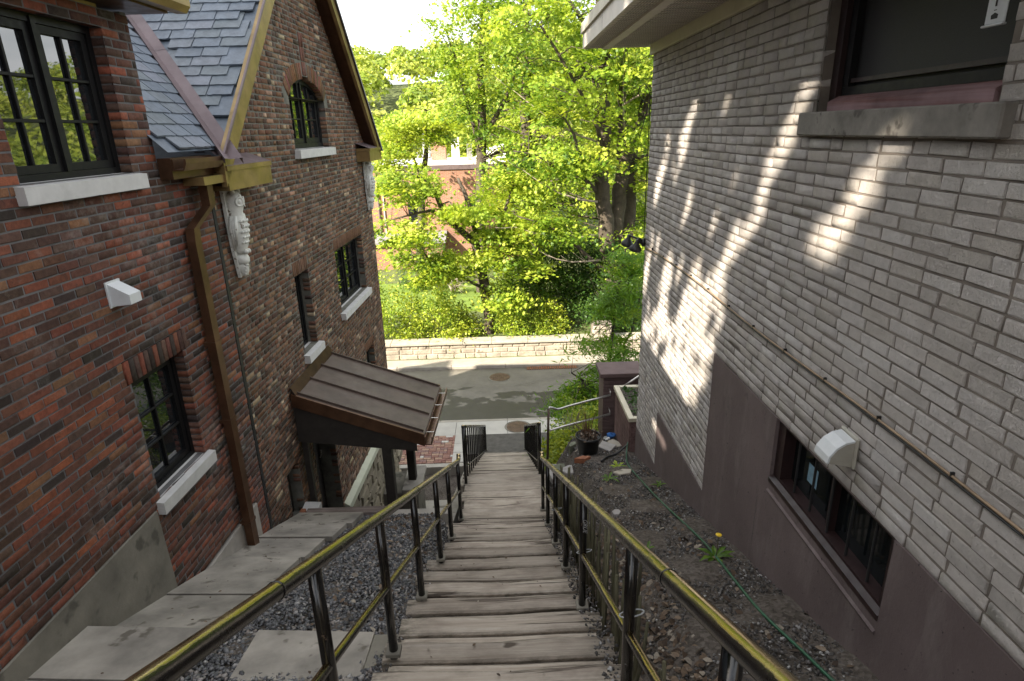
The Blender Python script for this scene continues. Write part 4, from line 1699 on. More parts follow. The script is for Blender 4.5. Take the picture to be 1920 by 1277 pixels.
g = part('canopy_gutter', MB().prism([(cu1 + .003, cz1 - .15), (cu1 + .10, cz1 - .15), (cu1 + .115, cz1 - .03), (cu1 + .10, cz1 - .03), (cu1 + .09, cz1 - .135), (cu1 + .015, cz1 - .135), (cu1 + .015, cz1 - .03), (cu1 + .003, cz1 - .03)], 'y', cs0 - .03, cs1 + .03), 'brown_copper', can)
for i in range(4):
    s = cs0 + .12 + i * .44
    part('gutter_strap', MB().box(cu1 + .0, cu1 + .112, s, s + .014, cz1 - .034, cz1 - .028), 'steel', can)
m = MB()
m.prism([(0, cz0 - .17), (cu1 - .12, f(cu1 - .12) - .17), (cu1 - .12, cz1 - .26), (.0, -4.02)], 'y', cs0 - .0, cs0 + .03)
part('canopy_cheek', m, 'black_wood', can)
m = MB().prism([(0, cz0 - .17), (cu1 - .12, f(cu1 - .12) - .17), (cu1 - .12, cz1 - .26), (.0, -4.02)], 'y', cs1 - .03, cs1)
part('canopy_cheek', m, 'black_wood', can)
part('canopy_beam', MB().box(1.16, 1.30, cs0 + .031, cs1 - .031, cz1 - .17, cz1 - .02), 'black_wood', can)
for s, zb in ((cs0 + .09, -8.0), (cs1 - .10, -5.66)):
    part('canopy_post', MB().box(1.14, 1.27, s - .07, s + .06, zb, cz1 - .12, .006), 'black_wood', can)
part('canopy_post', MB().box(.02, .10, cs0 + .04, cs0 + .12, -8.0, -4.0, .006), 'black_wood', can)
part('wall_lamp', MB().box(.0, .12, 9.25, 9.36, -4.75, -4.45, .01), 'black_frame', H)

# ================================================================== the pale brick building on the right
XR = 1.85
B = thing('pale_brick_building', 'pale grey painted brick building with brown parged base right of the stair', 'building', (XR, 4, GZ))
CR = .0675
RT = .79


def snr(z):
    return RT + round((z - RT) / CR) * CR


UPW = (2.38, 3.75, snr(.06), RT)
BSW = (2.41, 3.72, snr(-2.4), snr(-1.89))
RB1, RB2, RB3 = snr(-1.9), snr(-3.3), snr(-4.04)


def pale_iv(z0, z1):
    z = (z0 + z1) / 2
    iv = [(-.5, 7.82)]
    if z < RB1:
        iv = subtract(iv, -9, 5.0)
    if z < RB2:
        iv = subtract(iv, -9, 6.73)
    if UPW[2] < z < UPW[3]:
        iv = subtract(iv, UPW[0], UPW[1])
    return iv


PAL_PALE = [((.64, .59, .555), 6), ((.67, .625, .595), 6), ((.585, .54, .505), 4), ((.60, .55, .505), 3), ((.70, .66, .63), 2)]
pp_ = pal([(tuple(c), w_) for c, w_ in PAL_PALE])


def pale_color():
    c = random.choices([c for c, _ in PAL_PALE], [w_ for _, w_ in PAL_PALE])[0]
    k = random.uniform(.94, 1.06)
    return tuple(x * k for x in c)


_pl = {}


def plen(r_, k):
    key = (r_, k)
    if key not in _pl:
        _pl[key] = .236 * random.uniform(.97, 1.03) if random.random() > .07 else .12
        if r_ % 9 == 4:
            _pl[key] = (.236, .118)[k % 2]
    return _pl[key]


pb = BrickSet(XR, -1, e=.0035, jit=.0034)
lay(pb, RB3, RT, CR, .0115, pale_iv, plen, pale_color, first=-.6, jit=.004)
wall_p = part('wall', strips(RB3, RT, CR, pale_iv, XR + .0062, True), 'mortar_tan', B)
pb.build(wall_p, 300, 'pale_obj', 'pale_col', lambda b: -math.hypot(b[0] - 2.1, .9 * (b[1] + .55)))
part('end_wall', MB().quad((XR + .002, 7.815, GZ), (XR + .002, 7.815, RT), (9, 7.815, RT), (9, 7.815, GZ)), 'mortar_tan', B)
part('core', MB().box(XR + .35, 9, -6, 7.78, GZ, RT), 'mortar_tan', B)
# parged base: stepped, with the basement window opening
m = MB()
xf, xb = XR - .006, XR + .06


def slab_yz(m, pts, x0, x1):
    n = len(pts)
    m.add([(x0, *p) for p in pts] + [(x1, *p) for p in pts], [tuple(range(n)), tuple(range(n, 2 * n))[::-1]] + [(i, n + i, n + (i + 1) % n, (i + 1) % n) for i in range(n)])


slab_yz(m, [(-.5, RB1), (-.5, -8.2), (BSW[0], -8.2), (BSW[0], RB1)], xf, xb)
slab_yz(m, [(BSW[0], BSW[2]), (BSW[0], -8.2), (BSW[1], -8.2), (BSW[1], BSW[2])], xf, xb)
slab_yz(m, [(BSW[1], RB1), (BSW[1], -8.2), (5.0, -8.2), (5.0, RB2), (5.0, RB1)], xf, xb)
slab_yz(m, [(5.0, RB2), (5.0, -8.2), (6.73, -8.2), (6.73, RB3), (6.73, RB2)], xf, xb)
slab_yz(m, [(6.73, RB3), (6.73, -8.2), (7.82, -8.2), (7.82, RB3)], xf, xb)
fd = part('foundation', m, 'parging', B)
part('sloped_ledge', MB().prism([(XR - .010, BSW[2] - .11), (XR - .020, BSW[2] - .09), (XR + .10, BSW[2] + .002), (XR + .10, BSW[2] - .11)], 'y', BSW[0], BSW[1]), 'parging', fd)
# hairline crack in the parging
m = MB()
for i in range(8):
    y, z = 3.86 + .004 * math.sin(i * 2.1), -2.62 - .05 * i
    m.quad((xf - .0015, y, z), (xf - .0015, y + .004, z), (xf - .0015, y + .004, z - .05), (xf - .0015, y, z - .05))
part('crack', m, 'print_black', fd)
# basement window: frame, panes, security bars
m = MB()
y0, y1, z0, z1 = BSW
m.box(XR + .02, XR + .12, y0, y1, z0 + .002, z0 + .05)
m.box(XR + .02, XR + .12, y0 + .0, y1, z1 - .03, z1 - .001)
m.box(XR + .02, XR + .12, y0, y0 + .05, z0 + .05, z1 - .03)
m.box(XR + .02, XR + .12, y1 - .10, y1, z0 + .05, z1 - .03)
bw = part('basement_window', m, 'dark_red', B)
part('outer_sill', MB().prism([(XR - .012, z0 - .02), (XR - .012, z0 + .012), (XR + .02, z0 + .03), (XR + .02, z0 - .02)], 'y', y0 - .0, y1), 'dark_red', bw)
ym = (y0 + y1) / 2
for a, b in ((y0 + .05, ym - .02), (ym + .02, y1 - .10)):
    part('pane', MB().quad((XR + .10, a, z0 + .05), (XR + .10, a, z1 - .03), (XR + .10, b, z1 - .03), (XR + .10, b, z0 + .05)), 'glass_dark', bw)
part('mullion', MB().box(XR + .06, XR + .11, ym - .02, ym + .02, z0 + .05, z1 - .03), 'dark_red', bw)
for i in range(5):
    y = 3.46 - i * .212
    part('security_bar', MB().tube([(XR + .045, y, z0 + .03), (XR + .045, y, z1 - .01)], .0085, 8), 'rubber', bw)
part('sticker', MB().quad((XR + .097, 3.30, z0 + .17), (XR + .097, 3.30, z0 + .30), (XR + .097, 3.42, z0 + .30), (XR + .097, 3.42, z0 + .17)), 'paper', bw)
m = MB()
m.quad((xb, y0, z0), (XR + .2, y0, z0), (XR + .2, y0, z1), (xb, y0, z1))
m.quad((xb, y1, z1), (XR + .2, y1, z1), (XR + .2, y1, z0), (xb, y1, z0))
m.quad((XR, y0, z1 - .0005), (XR + .2, y0, z1 - .0005), (XR + .2, y1, z1 - .0005), (XR, y1, z1 - .0005))
part('reveal', m, 'parging', bw)
# upper window: grey sill, worn red board, screen, dark frame
y0, y1, z0, z1 = UPW
part('window_sill', MB().box(XR - .05, XR + .12, y0 - .10, y1 + .10, z0 - .125, z0 + .004, .008), 'sill_grey', B)
uw = part('window', MB().box(XR + .07, XR + .16, y1 - .07, y1, z0 + .005, z1), 'dark_red', B)
part('jamb', MB().box(XR + .07, XR + .16, y0, y0 + .06, z0 + .005, z1), 'dark_red', uw)
part('sill_board', MB().prism([(XR + .03, z0 + .006), (XR + .03, z0 + .055), (XR + .09, z0 + .085), (XR + .16, z0 + .085), (XR + .16, z0 + .006)], 'y', y0 + .061, y1 - .071), 'red_wood', uw)
m = MB()
m.box(XR + .10, XR + .15, y0 + .062, y1 - .072, z0 + .087, z0 + .13)
m.box(XR + .10, XR + .15, y1 - .13, y1 - .072, z0 + .131, z1)
part('screen_frame', m, 'black_frame', uw)
part('screen_rail', MB().box(XR + .112, XR + .145, y0 + .062, y1 - .131, z0 + .150, z0 + .172), 'dark_red', uw)
part('insect_screen', MB().quad((XR + .14, y0, z0 + .13), (XR + .14, y0, z1), (XR + .14, y1 - .13, z1), (XR + .14, y1 - .13, z0 + .13)), 'screen', uw)
for a, b, f_ in ((y0, -1, 0), (y1, 1, 1)):
    p = [(XR + .013, a, z0), (XR + .2, a, z0), (XR + .2, a, z1), (XR + .013, a, z1)]
    part('reveal', MB().quad(*(p if f_ else p[::-1])), 'mortar_tan', uw)
# roof edge: cream trim on the wall, vented soffit, fascia, metal drip
part('wall_trim', MB().box(XR - .035, XR + .1, -2, 7.86, RT + .001, RT + .115, .004), 'trim', B)
sz = RT + .118
so_ = part('soffit', MB().box(1.075, XR + .1, -2, 8.02, sz, sz + .03), 'soffit', B)
y = 7.98
m = MB()
while y > 2.0:
    for xx in np.arange(1.12, 1.80, .024):
        if 1.27 < xx < 1.36:
            continue
        m.quad((xx, y, sz - .002), (xx, y - .011, sz - .002), (xx + .014, y - .011, sz - .002), (xx + .014, y, sz - .002))
    y -= .028
tag(part('soffit_slot', m, 'soffit_hole', so_), kind='stuff')
y = 7.9
while y > 1.5:
    part('soffit_seam', MB().box(1.08, 1.81, y, y + .006, sz - .006, sz - .0005), 'fascia', so_)
    y -= .1
part('soffit_batten', MB().box(1.27, 1.36, -2, 8.018, sz - .024, sz - .0005), 'fascia', so_)
fa = part('fascia', MB().box(1.045, 1.073, -2, 8.03, sz - .012, sz + .15), 'fascia', B)
y = 6.6
while y > -1:
    part('fascia_joint', MB().box(1.0435, 1.0445, y, y + .006, sz - .01, sz + .148), 'mortar_dark', fa)
    y -= 1.5
part('end_fascia', MB().box(1.046, 4.5, 8.0305, 8.05, sz - .01, sz + .15), 'fascia', B)
m = MB()
m.add([(1.02, -2, sz + .152), (1.02, 8.07, sz + .152), (1.03, 8.07, sz + .27), (1.03, -2, sz + .27), (1.10, -2, sz + .275), (1.10, 8.07, sz + .275)], [(0, 1, 2, 3), (3, 2, 5, 4)])
m.add([(1.02, 8.07, sz + .152), (4.5, 8.07, sz + .152), (4.5, 8.06, sz + .27), (1.03, 8.06, sz + .27)], [(0, 1, 2, 3)])
m.quad((1.02, -2, sz + .151), (1.12, -2, sz + .151), (1.12, 8.07, sz + .151), (1.02, 8.07, sz + .151))
part('metal_edge', m, 'trim', B)
part('roof', MB().add([(1.03, -2, sz + .27), (1.03, 8.06, sz + .27), (6.0, 8.06, sz + 2.6), (6.0, -2, sz + 2.6), (9, 8.06, sz + 2.6), (9, -2, sz + 2.6), (4.5, 8.06, sz + .1), (9, 8.06, sz + .1)], [(0, 1, 2, 3), (3, 2, 4, 5), (1, 6, 7, 4, 2)]), 'grey_roof', B)
# vent hood: beige flange, white cowl
vy, vz = 2.88, -1.68
v = part('vent_hood', MB().box(XR - .022, XR, vy - .085, vy + .085, vz - .085, vz + .105, .010), 'beige_plastic', B)
m = MB()
pr = [(XR - .022, vz + .085), (XR - .07, vz + .075), (XR - .115, vz + .045), (XR - .15, vz - .005), (XR - .155, vz - .045), (XR - .145, vz - .045), (XR - .14, vz - .01), (XR - .108, vz + .035), (XR - .066, vz + .064), (XR - .022, vz + .075)]
m.prism(pr, 'y', vy - .07, vy + .07)
part('cowl', m, 'white_plastic', v)
for q in (-1, 1):
    pts = [(XR - .022, vz + .075), (XR - .066, vz + .064), (XR - .108, vz + .035), (XR - .14, vz - .01), (XR - .145, vz - .045), (XR - .022, vz - .07)]
    part('cowl_side', MB().prism(pts, 'y', vy + q * .066 - .003, vy + q * .066 + .003), 'beige_plastic', v)
# cable run with clips along the wall
path = [(XR - .012, y, -1.415 - .012 * math.sin(y * 1.9) - (.06 if y > 7 else 0) * (y - 7)) for y in np.arange(.2, 7.75, .25)]
c = part('cable', MB().tube(path, .0065, 7), 'conduit', B, True)
part('cable', MB().tube([(x - .001, y, z - .015) for x, y, z in path], .0045, 7), 'wire', B, True)
for y in np.arange(.6, 7.6, .52):
    part('clip', MB().box(XR - .018, XR + .002, y, y + .009, -1.428 - .012 * math.sin(y * 1.9), -1.398 - .012 * math.sin(y * 1.9)), 'wire', c)
pts = [(XR - .02, 7.80, -1.36), (XR - .022, 7.79, -.6), (XR - .02, 7.79, .2), (XR - .03, 7.76, .32), (XR - .06, 7.74, .42), (XR - .11, 7.74, .47), (XR - .16, 7.76, .44), (XR - .17, 7.78, .38), (XR - .12, 7.80, .30), (XR - .04, 7.81, .24), (XR - .07, 7.86, .05), (XR - .10, 7.9, -.1)]
part('looped_wire', MB().tube(pts, .0055, 6), 'wire', B, True)

# twin floodlight at the corner
fx, fy, fz = XR - .03, 7.80, -1.42
t = thing('floodlight', 'dark twin-head floodlight on the far corner of the pale wall', 'light', (fx, fy, fz))
part('mount', MB().lathe([(.055, 0), (.055, .03), (.03, .05), (.02, .08)], (fx + .03, fy, fz), 12, (-1, .4, .1)), 'rubber', t, True)
for dx, dy, dz in ((-.17, .12, .0), (-.10, -.06, -.035)):
    c = Vector((fx + dx, fy + dy, fz + dz))
    part('arm', MB().tube([(fx, fy, fz + .02), (fx + dx * .6, fy + dy * .6, fz + .06), c + Vector((0, 0, .075))], .014, 8), 'rubber', t, True)
    part('lamp_head', MB().lathe([(.022, .09), (.026, .055), (.035, .03), (.07, -.01), (.082, -.04), (.078, -.06), (.05, -.066)], c, 16, (.18, -.15, 1)), 'rubber', t, True)

# outdoor thermometer in the window
t = thing('thermometer', 'slim white outdoor thermometer hung in front of the upper window screen', 'thermometer', (XR + .06, 2.55, .35))
part('plate', MB().box(XR + .052, XR + .060, 2.50, 2.60, .335, .62, .003), 'white_plastic', t)
part('foot', MB().box(XR + .042, XR + .062, 2.495, 2.605, .326, .3345, .003), 'white_plastic', t)
part('glass_tube', MB().tube([(XR + .050, 2.552, .395), (XR + .050, 2.552, .62)], .0035, 6), 'glass', t)
part('marking', MB().add([(XR + .0505, 2.535, .352), (XR + .0505, 2.568, .352), (XR + .0505, 2.570, .366), (XR + .0505, 2.552, .374), (XR + .0505, 2.534, .366)], [(0, 1, 2, 3, 4)]), 'print_black', t)
part('marking', MB().quad((XR + .0505, 2.545, .381), (XR + .0505, 2.560, .381), (XR + .0505, 2.560, .384), (XR + .0505, 2.545, .384)), 'print_black', t)

# ================================================================== stair
S = thing('wooden_stair', 'long weathered timber stair descending between the two houses to the street', 'stairs', (0, 7, GZ))
GO = .42
steps = []
Y = -1.64
while Y < 7.3:
    z = -1.45 - .513 * (Y + GO)
    dz = random.uniform(-.008, .008)
    cut = random.uniform(.15, .19)
    steps.append((Y, Y + GO - cut, z + dz, 'tread'))
    steps.append((Y + GO - cut, Y + GO, z + dz + random.uniform(.002, .010), 'nosing'))
    Y += GO
zl = -1.45 - .513 * Y
for i in range(5):
    steps.append((Y, Y + .245, zl - .010 * (i + 1) + random.uniform(-.006, .004), 'tread'))
    Y += .245
n2 = 14
zz = steps[-1][2]
dY, dZ = (14.38 - Y) / n2, (8.12 + zz) / n2
for i in range(n2):
    zz -= dZ
    steps.append((Y, Y + dY * .6, zz, 'tread'))
    steps.append((Y + dY * .6, Y + dY, zz + .005, 'nosing'))
    Y += dY
wl = wr = 0
for i, (a, b, z, nm) in enumerate(steps):
    if nm == 'tread' or a > 7.4:
        wl = -.80 + random.uniform(-.05, .07)
        wr = .585 + random.uniform(-.04, .03)
    else:
        wl, wr = wl - random.uniform(.01, .09), wr + random.uniform(.0, .06)
    if 7.3 < a < 8.7:
        wl, wr = -.74 + random.uniform(-.02, .02), .62 + random.uniform(-.02, .02)
    a0 = a + (.004 if nm == 'nosing' else -.02)
    # one plank: worn, a little twisted, ends chipped, far edge rounded and splintered
    nseg = 12
    tw = random.uniform(-.012, .012)
    skew = random.uniform(-.012, .012)
    vs, fs = [], []
    th = .16
    prof = [(0, -th), (0, -.012), (.014, 0), (.5, .0), (1 - .030, -.001), (1, -.022), (1, -th)]
    ph = random.uniform(0, 6)
    for j in range(nseg + 1):
        f_ = j / nseg
        x = wl + (wr - wl) * f_
        end = (random.uniform(0, .03) if j in (0, nseg) else 0)
        for q, (u_, h) in enumerate(prof):
            L = b - a0 - .004
            uu = u_ * L if u_ in (0, 1, .5) else (u_ if u_ < .5 else L - (1 - u_))
            wear_edge_tone = -.010 * math.exp(-((f_ - .5) / .25) ** 2) * (1 if h > -.05 else 0)
            edge = (.007 * math.sin(ph + f_ * 9) + random.uniform(-.005, .003)) * (1 if (u_ > .9 and nm == 'nosing') else 0)
            vs.append((x + (end if j == 0 else -end), a0 + uu + edge + skew * (f_ - .5), z + h + tw * (f_ - .5) + wear_edge_tone + random.uniform(-.0015, .0015)))
    n = len(prof)
    for j in range(nseg):
        for q in range(n - 1):
            o_ = j * n + q
            fs.append((o_, o_ + n, o_ + n + 1, o_ + 1))
    fs.append(tuple(range(n)))
    fs.append(tuple(nseg * n + q for q in range(n))[::-1])
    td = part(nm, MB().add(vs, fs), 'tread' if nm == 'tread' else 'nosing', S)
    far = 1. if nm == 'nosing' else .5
    at = td.data.attributes.new('wear_edge_tone', 'FLOAT', 'POINT')  # per-vertex darkening of plank ends and long edges
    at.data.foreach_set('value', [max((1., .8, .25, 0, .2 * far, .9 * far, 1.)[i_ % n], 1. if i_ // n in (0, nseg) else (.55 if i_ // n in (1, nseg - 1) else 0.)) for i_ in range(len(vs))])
# stringers half buried at the sides
for x0 in (-.60, .42):
    part('stringer', MB().hexa([(x0, 0, -1.95), (x0 + .08, 0, -1.95), (x0 + .08, 7.5, -5.8), (x0, 7.5, -5.8), (x0, 0, -1.62), (x0 + .08, 0, -1.62), (x0 + .08, 7.5, -5.46), (x0, 7.5, -5.46)]), 'beam', S)

# ------------------------------------------------------------------ railings


def railing(name, label, x0, x1, Y0, Y1, zt0, zt1, posts, post_base, hand_r=.029, mid=.46, balusters=None, group='railings along the stair', curl=0, thick=.0255):
    t = thing(name, label, 'railing', (x0, Y0, post_base(Y0)), group=group)
    P = lambda Y: (lerp(x0, x1, (Y - Y0) / (Y1 - Y0)), Y, zt0 + (zt1 - zt0) * (Y - Y0) / (Y1 - Y0))
    pts = [P(Y0 + (Y1 - Y0) * i / 12) for i in range(13)]
    if curl:
        e = pts[-1]
        pts += [(e[0], e[1] + .05, e[2] + .0), (e[0], e[1] + .085, e[2] + .02), (e[0], e[1] + .10, e[2] + .055)]
    hr = part('handrail', MB().tube(pts, hand_r, 20), 'worn_rail', t, True)
    for Y in (Y0 + (Y1 - Y0) * f_ for f_ in ((.18, .52, .85) if not balusters else ())):
        p, q = Vector(P(Y)), Vector(P(Y + .006))
        part('weld_ring', MB().tube([p, q], hand_r + .0022, 16), 'rail_paint', hr, True)
    mp_ = [(x, y, z - mid) for x, y, z in [P(Y0 + (Y1 - Y0) * i / 8) for i in range(9)]]
    part('mid_rail', MB().tube(mp_, hand_r * (.68 if not balusters else .5), 14), 'worn_rail' if not balusters else 'rail_paint', t, True)
    for Y in posts:
        x, y, z = P(Y)
        zb = post_base(Y)
        po = part('post', MB().tube([(x, y, zb - .05), (x, y, (zb + z) / 2), (x, y, z - hand_r * .3)], thick, 14), 'rail_paint', t, True)
        part('base_plate', MB().box(x - .042, x + .042, y - .04, y + .04, zb - .02, zb + .008, .003), 'concrete_dark', po)
    for Y in (balusters or ()):
        x, y, z = P(Y)
        part('baluster', MB().box(x - .012, x + .012, y - .012, y + .012, post_base(Y) + .02, z - hand_r * .5), 'rail_paint', t)
    return t, P


rl_z = lambda Y: -.52 - .511 * Y
LRAIL, _P = railing('stair_railing', 'black pipe railing on the left of the upper stair beside the gravel', -.70, -.70, .15, 7.45, rl_z(.15), rl_z(7.45), [.75, 1.78, 2.76, 3.8, 5.0, 6.05, 7.35],
                    lambda Y: nosing(Y) + .03, curl=1)
RRAIL, _P2 = railing('stair_railing', 'black pipe railing on the right of the upper stair tied to the stick fence', .49, .49, .15, 7.85, rl_z(.15) - .03, rl_z(7.85) - .03, [1.05, 2.04, 3.46, 4.55, 5.6, 6.75, 7.72],
                     lambda Y: nosing(Y) + .02, curl=1)
lower_b = lambda Y: nosing(Y) + .01
railing('stair_railing', 'black railing with close uprights left of the lower stair', -.70, -.60, 8.55, 14.55, -4.36, -7.42, [8.57, 14.5], lower_b, hand_r=.026, mid=.72, balusters=list(np.arange(8.95, 14.4, .42)))
railing('stair_railing', 'black railing with close uprights right of the lower stair', .52, .46, 8.9, 14.55, -4.53, -7.45, [8.92, 14.5], lower_b, hand_r=.026, mid=.72, balusters=list(np.arange(9.3, 14.4, .42)))
# wire ties between fence and railing
for Y, dz in ((2.06, -.36), (3.5, -.44), (5.6, -.47)):
    x, y, z = _P2(Y)
    m = MB()
    pts = [(x + .015 + .052 * math.cos(a), y + .036 * math.sin(a), z + dz + .02 * math.cos(a + 1)) for a in np.linspace(0, 2 * math.pi, 16)]
    m.tube(pts, .0032, 6)
    part('zip_tie', m, 'tie', RRAIL, True)
# scrawl on a post of the right railing
cu = bpy.data.curves.new('scrawl', 'FONT')
cu.body = 'GRUE'
cu.size = .042
cu.shear = .35
cu.extrude = .0
tmp = bpy.data.objects.new('scrawl', cu)
COL.objects.link(tmp)
bpy.context.view_layer.update()
me = bpy.data.meshes.new_from_object(tmp.evaluated_get(bpy.context.evaluated_depsgraph_get()))
bpy.data.objects.remove(tmp)
me.materials.append(MT['scrawl'])
x, y, z = _P2(3.46)
o = link('scrawl', me, RRAIL, Vector((x - .004, y - .0275, z - .15)) - ORG[RRAIL.name])
o.rotation_euler = (R(90), R(90), 0)

# ------------------------------------------------------------------ stick fence
t = thing('stick_fence', 'row of thin mossy upright sticks behind the right stair railing', 'fence', (.62, 4, nosing(4)))
Y = 1.1
while Y < 7.0:
    x = .60 + random.uniform(-.03, .06) + (.05 if Y > 4.2 else 0)
    zb = ground_h(x + .05, Y) - .1
    h = random.uniform(.62, .86) if Y > 2.3 else random.uniform(.34, .55)
    lean = Vector((random.uniform(-.05, .06), random.uniform(-.06, .06), 0))
    r_ = random.uniform(.008, .016)
    p0 = Vector((x, Y, zb))
    pts = [p0, p0 + Vector((0, 0, h * .4)) + lean * .4 + Vector((random.uniform(-.01, .01), random.uniform(-.01, .01), 0)), p0 + Vector((0, 0, h * .75)) + lean * .75, p0 + Vector((0, 0, h + .1)) + lean]
    part('stick', MB().tube(pts, [r_, r_ * .95, r_ * .85, r_ * .6], 6), 'stake', t, True)
    Y += random.uniform(.05, .12) if Y > 2.3 else random.uniform(.09, .2)

# ------------------------------------------------------------------ slab path beside the red house
PT = tag(MB().hexa([(-3.2, 2.0, -3.14), (-2.2, 2.0, -3.14), (-2.1, 7.2, -5.27), (-3.0, 7.2, -5.27), (-3.2, 2.0, -2.96), (-2.2, 2.0, -2.96), (-2.1, 7.2, -5.09), (-3.0, 7.2, -5.09)]).build('path', 'soil'), kind='structure')
edges = [2.2, 2.98, 3.52, 3.72, 4.34, 5.34, 6.02, 6.62, 7.22]
pz = lambda Y: -3.13 - .41 * (Y - 2.85)
wx = lambda Y: -3.2 + .0391 * Y + .012
for i in range(len(edges) - 1):
    a, b = edges[i] + .010, edges[i + 1] - .010
    rz = random.uniform(-.012, .012)
    ta, tb = pz(a) + rz, pz(b) + rz + random.uniform(-.006, .006)
    xr = [-2.17, -2.15, -2.18, -2.17, -2.19, -2.16, -2.08, -2.02][i]
    if i == 1:                                   # the raised, level slab that overlaps the next
        ta, tb = pz(a) + .0, pz(b) + .12
    sk = .06 if i < 2 else .04
    m = MB().hexa([(wx(a), a, ta - .07), (xr, a - sk, ta - .07), (xr, b - sk, tb - .07), (wx(b), b, tb - .07), (wx(a), a, ta), (xr, a - sk, ta), (xr, b - sk, tb), (wx(b), b, tb)])
    part('path_slab', m, 'slab', PT)
t = thing('concrete_slab', 'loose flat concrete slab lying in the gravel by the left railing', 'slab', (-1.4, 3.2, -3.35))
part('slab', MB().hexa([(-1.83, 2.86, -3.33), (-.98, 2.80, -3.31), (-1.0, 3.46, -3.46), (-1.86, 3.54, -3.48), (-1.83, 2.86, -3.25), (-.98, 2.80, -3.23), (-1.0, 3.46, -3.38), (-1.86, 3.54, -3.40)]), 'slab', t)
part('slab_corner', MB().hexa([(-.99, 2.95, -3.35), (-.80, 2.95, -3.34), (-.82, 3.45, -3.48), (-1.0, 3.45, -3.48), (-.99, 2.95, -3.27), (-.80, 2.95, -3.26), (-.82, 3.45, -3.40), (-1.0, 3.45, -3.395)]), 'concrete_dark', t)
t = thing('timber_beam', 'weathered timber beam holding the end of the slab path', 'beam', (-2.3, 7.35, -5.1))
part('beam', MB().box(-2.86, -1.68, 7.27, 7.41, -5.14, -4.98, .01), 'beam', t)
struct('gravel_edging', MB().box(-1.66, -.86, 7.22, 7.36, -6.2, -5.02), 'concrete')
# sunken entry: landing block, floor slab, low end wall, pavers
LE = tag(MB().box(-3.0, -.86, 7.45, 13.75, GZ - .3, GZ - .13).build('sunken_entry', 'concrete'), kind='structure')
part('landing_block', MB().box(-2.1, -1.52, 8.75, 9.45, GZ - .1, -5.66, .01), 'concrete_dark', LE)
part('landing_cap', MB().box(-1.78, -1.46, 8.72, 9.5, -5.655, -5.58, .008), 'concrete', LE)
part('side_wall', MB().hexa([(-1.04, 7.4, GZ), (-.87, 7.4, GZ), (-.87, 13.7, GZ), (-1.04, 13.7, GZ), (-1.04, 7.4, -5.42), (-.87, 7.4, -5.42), (-.87, 13.7, -8.0), (-1.04, 13.7, -8.0)]), 'concrete', LE)
part('step_block', MB().box(-1.5, -1.05, 7.9, 10.2, GZ - .1, -6.9, .01), 'concrete_dark', LE)
part('floor_step', MB().box(-2.9, -1.05, 10.2, 12.35, GZ - .1, GZ + .10, .01), 'concrete', LE)
part('end_wall', MB().box(-3.0, -.92, 13.74, 13.92, GZ - .2, GZ + .16, .008), 'concrete', LE)
PV = tag(MB().box(-3.3, -1.14, 13.93, 15.445, GZ - .2, GZ + .125).build('paved_yard', 'soil'), kind='structure')
cache = {}
for rr in range(15):
    y0 = 13.95 + rr * .1
    x = -3.25 - (.1 if rr % 2 else 0)
    kk = 0
    while x < -1.5:
        L = .2 if (rr + kk) % 3 else .1
        kk += 1
        hi = GZ + .155 + random.uniform(-.004, .004)
        key = (L, random.randint(0, 1))
        if key not in cache:
            cache[key] = MB().box(.004, L - .004, .004, .096, -.05, 0, .006).mesh('paver', 'paver')
        o = link('paver', cache[key], PV, (x, y0, hi))
        o.rotation_euler = (random.uniform(-.01, .01), random.uniform(-.01, .01), 0)
        x += L
for i in range(3):
    part('edging_slab', MB().box(-1.48, -1.18, 13.95 + i * .5, 14.44 + i * .5, GZ + .08, GZ + .168, .008), 'sidewalk', PV)

# ------------------------------------------------------------------ gravel and litter


def rocks(name, P, size, mat, flat=.65):
    T = np.array([(1, 0, 0), (-1, 0, 0), (0, 1, 0), (0, -1, 0), (0, 0, 1), (0, 0, -.6), (.6, .6, .45), (-.6, -.6, .45)], float)
    F = np.array([(0, 6, 4), (6, 2, 4), (2, 1, 4), (1, 7, 4), (7, 3, 4), (3, 0, 4), (0, 2, 6), (1, 3, 7), (2, 0, 5), (1, 2, 5), (3, 1, 5), (0, 3, 5)])
    n = len(P)
    k = len(T)
    V = T[None] * (1 + .3 * RNG.normal(0, 1, (n, k, 1))) * (size * (.5 + RNG.random(n) * .9))[:, None, None]
    V[:, :, 2] *= flat
    a = RNG.uniform(0, 6.28, n)
    c, s_ = np.cos(a)[:, None], np.sin(a)[:, None]
    X, Y_ = V[:, :, 0] * c - V[:, :, 1] * s_, V[:, :, 0] * s_ + V[:, :, 1] * c
    V[:, :, 0], V[:, :, 1] = X, Y_
    tl = RNG.normal(0, .35, (n, 2))
    V[:, :, 2] += V[:, :, 0] * tl[:, :1] + V[:, :, 1] * tl[:, 1:]
    V = V + P[:, None, :]
    Fc = (F[None] + (np.arange(n) * k)[:, None, None]).reshape(-1, 3)
    return np_mesh(name, V.reshape(-1, 3), Fc, mat, {'rnd': ('FLOAT', np.repeat(RNG.random(n), k))})


def scatter(n, x0, x1, y0, y1, dz=.0):
    X, Yv = RNG.uniform(x0, x1, n), RNG.uniform(y0, y1, n)
    return np.stack([X, Yv, np.array([ground_h(a, b) for a, b in zip(X, Yv)]) + dz], 1)


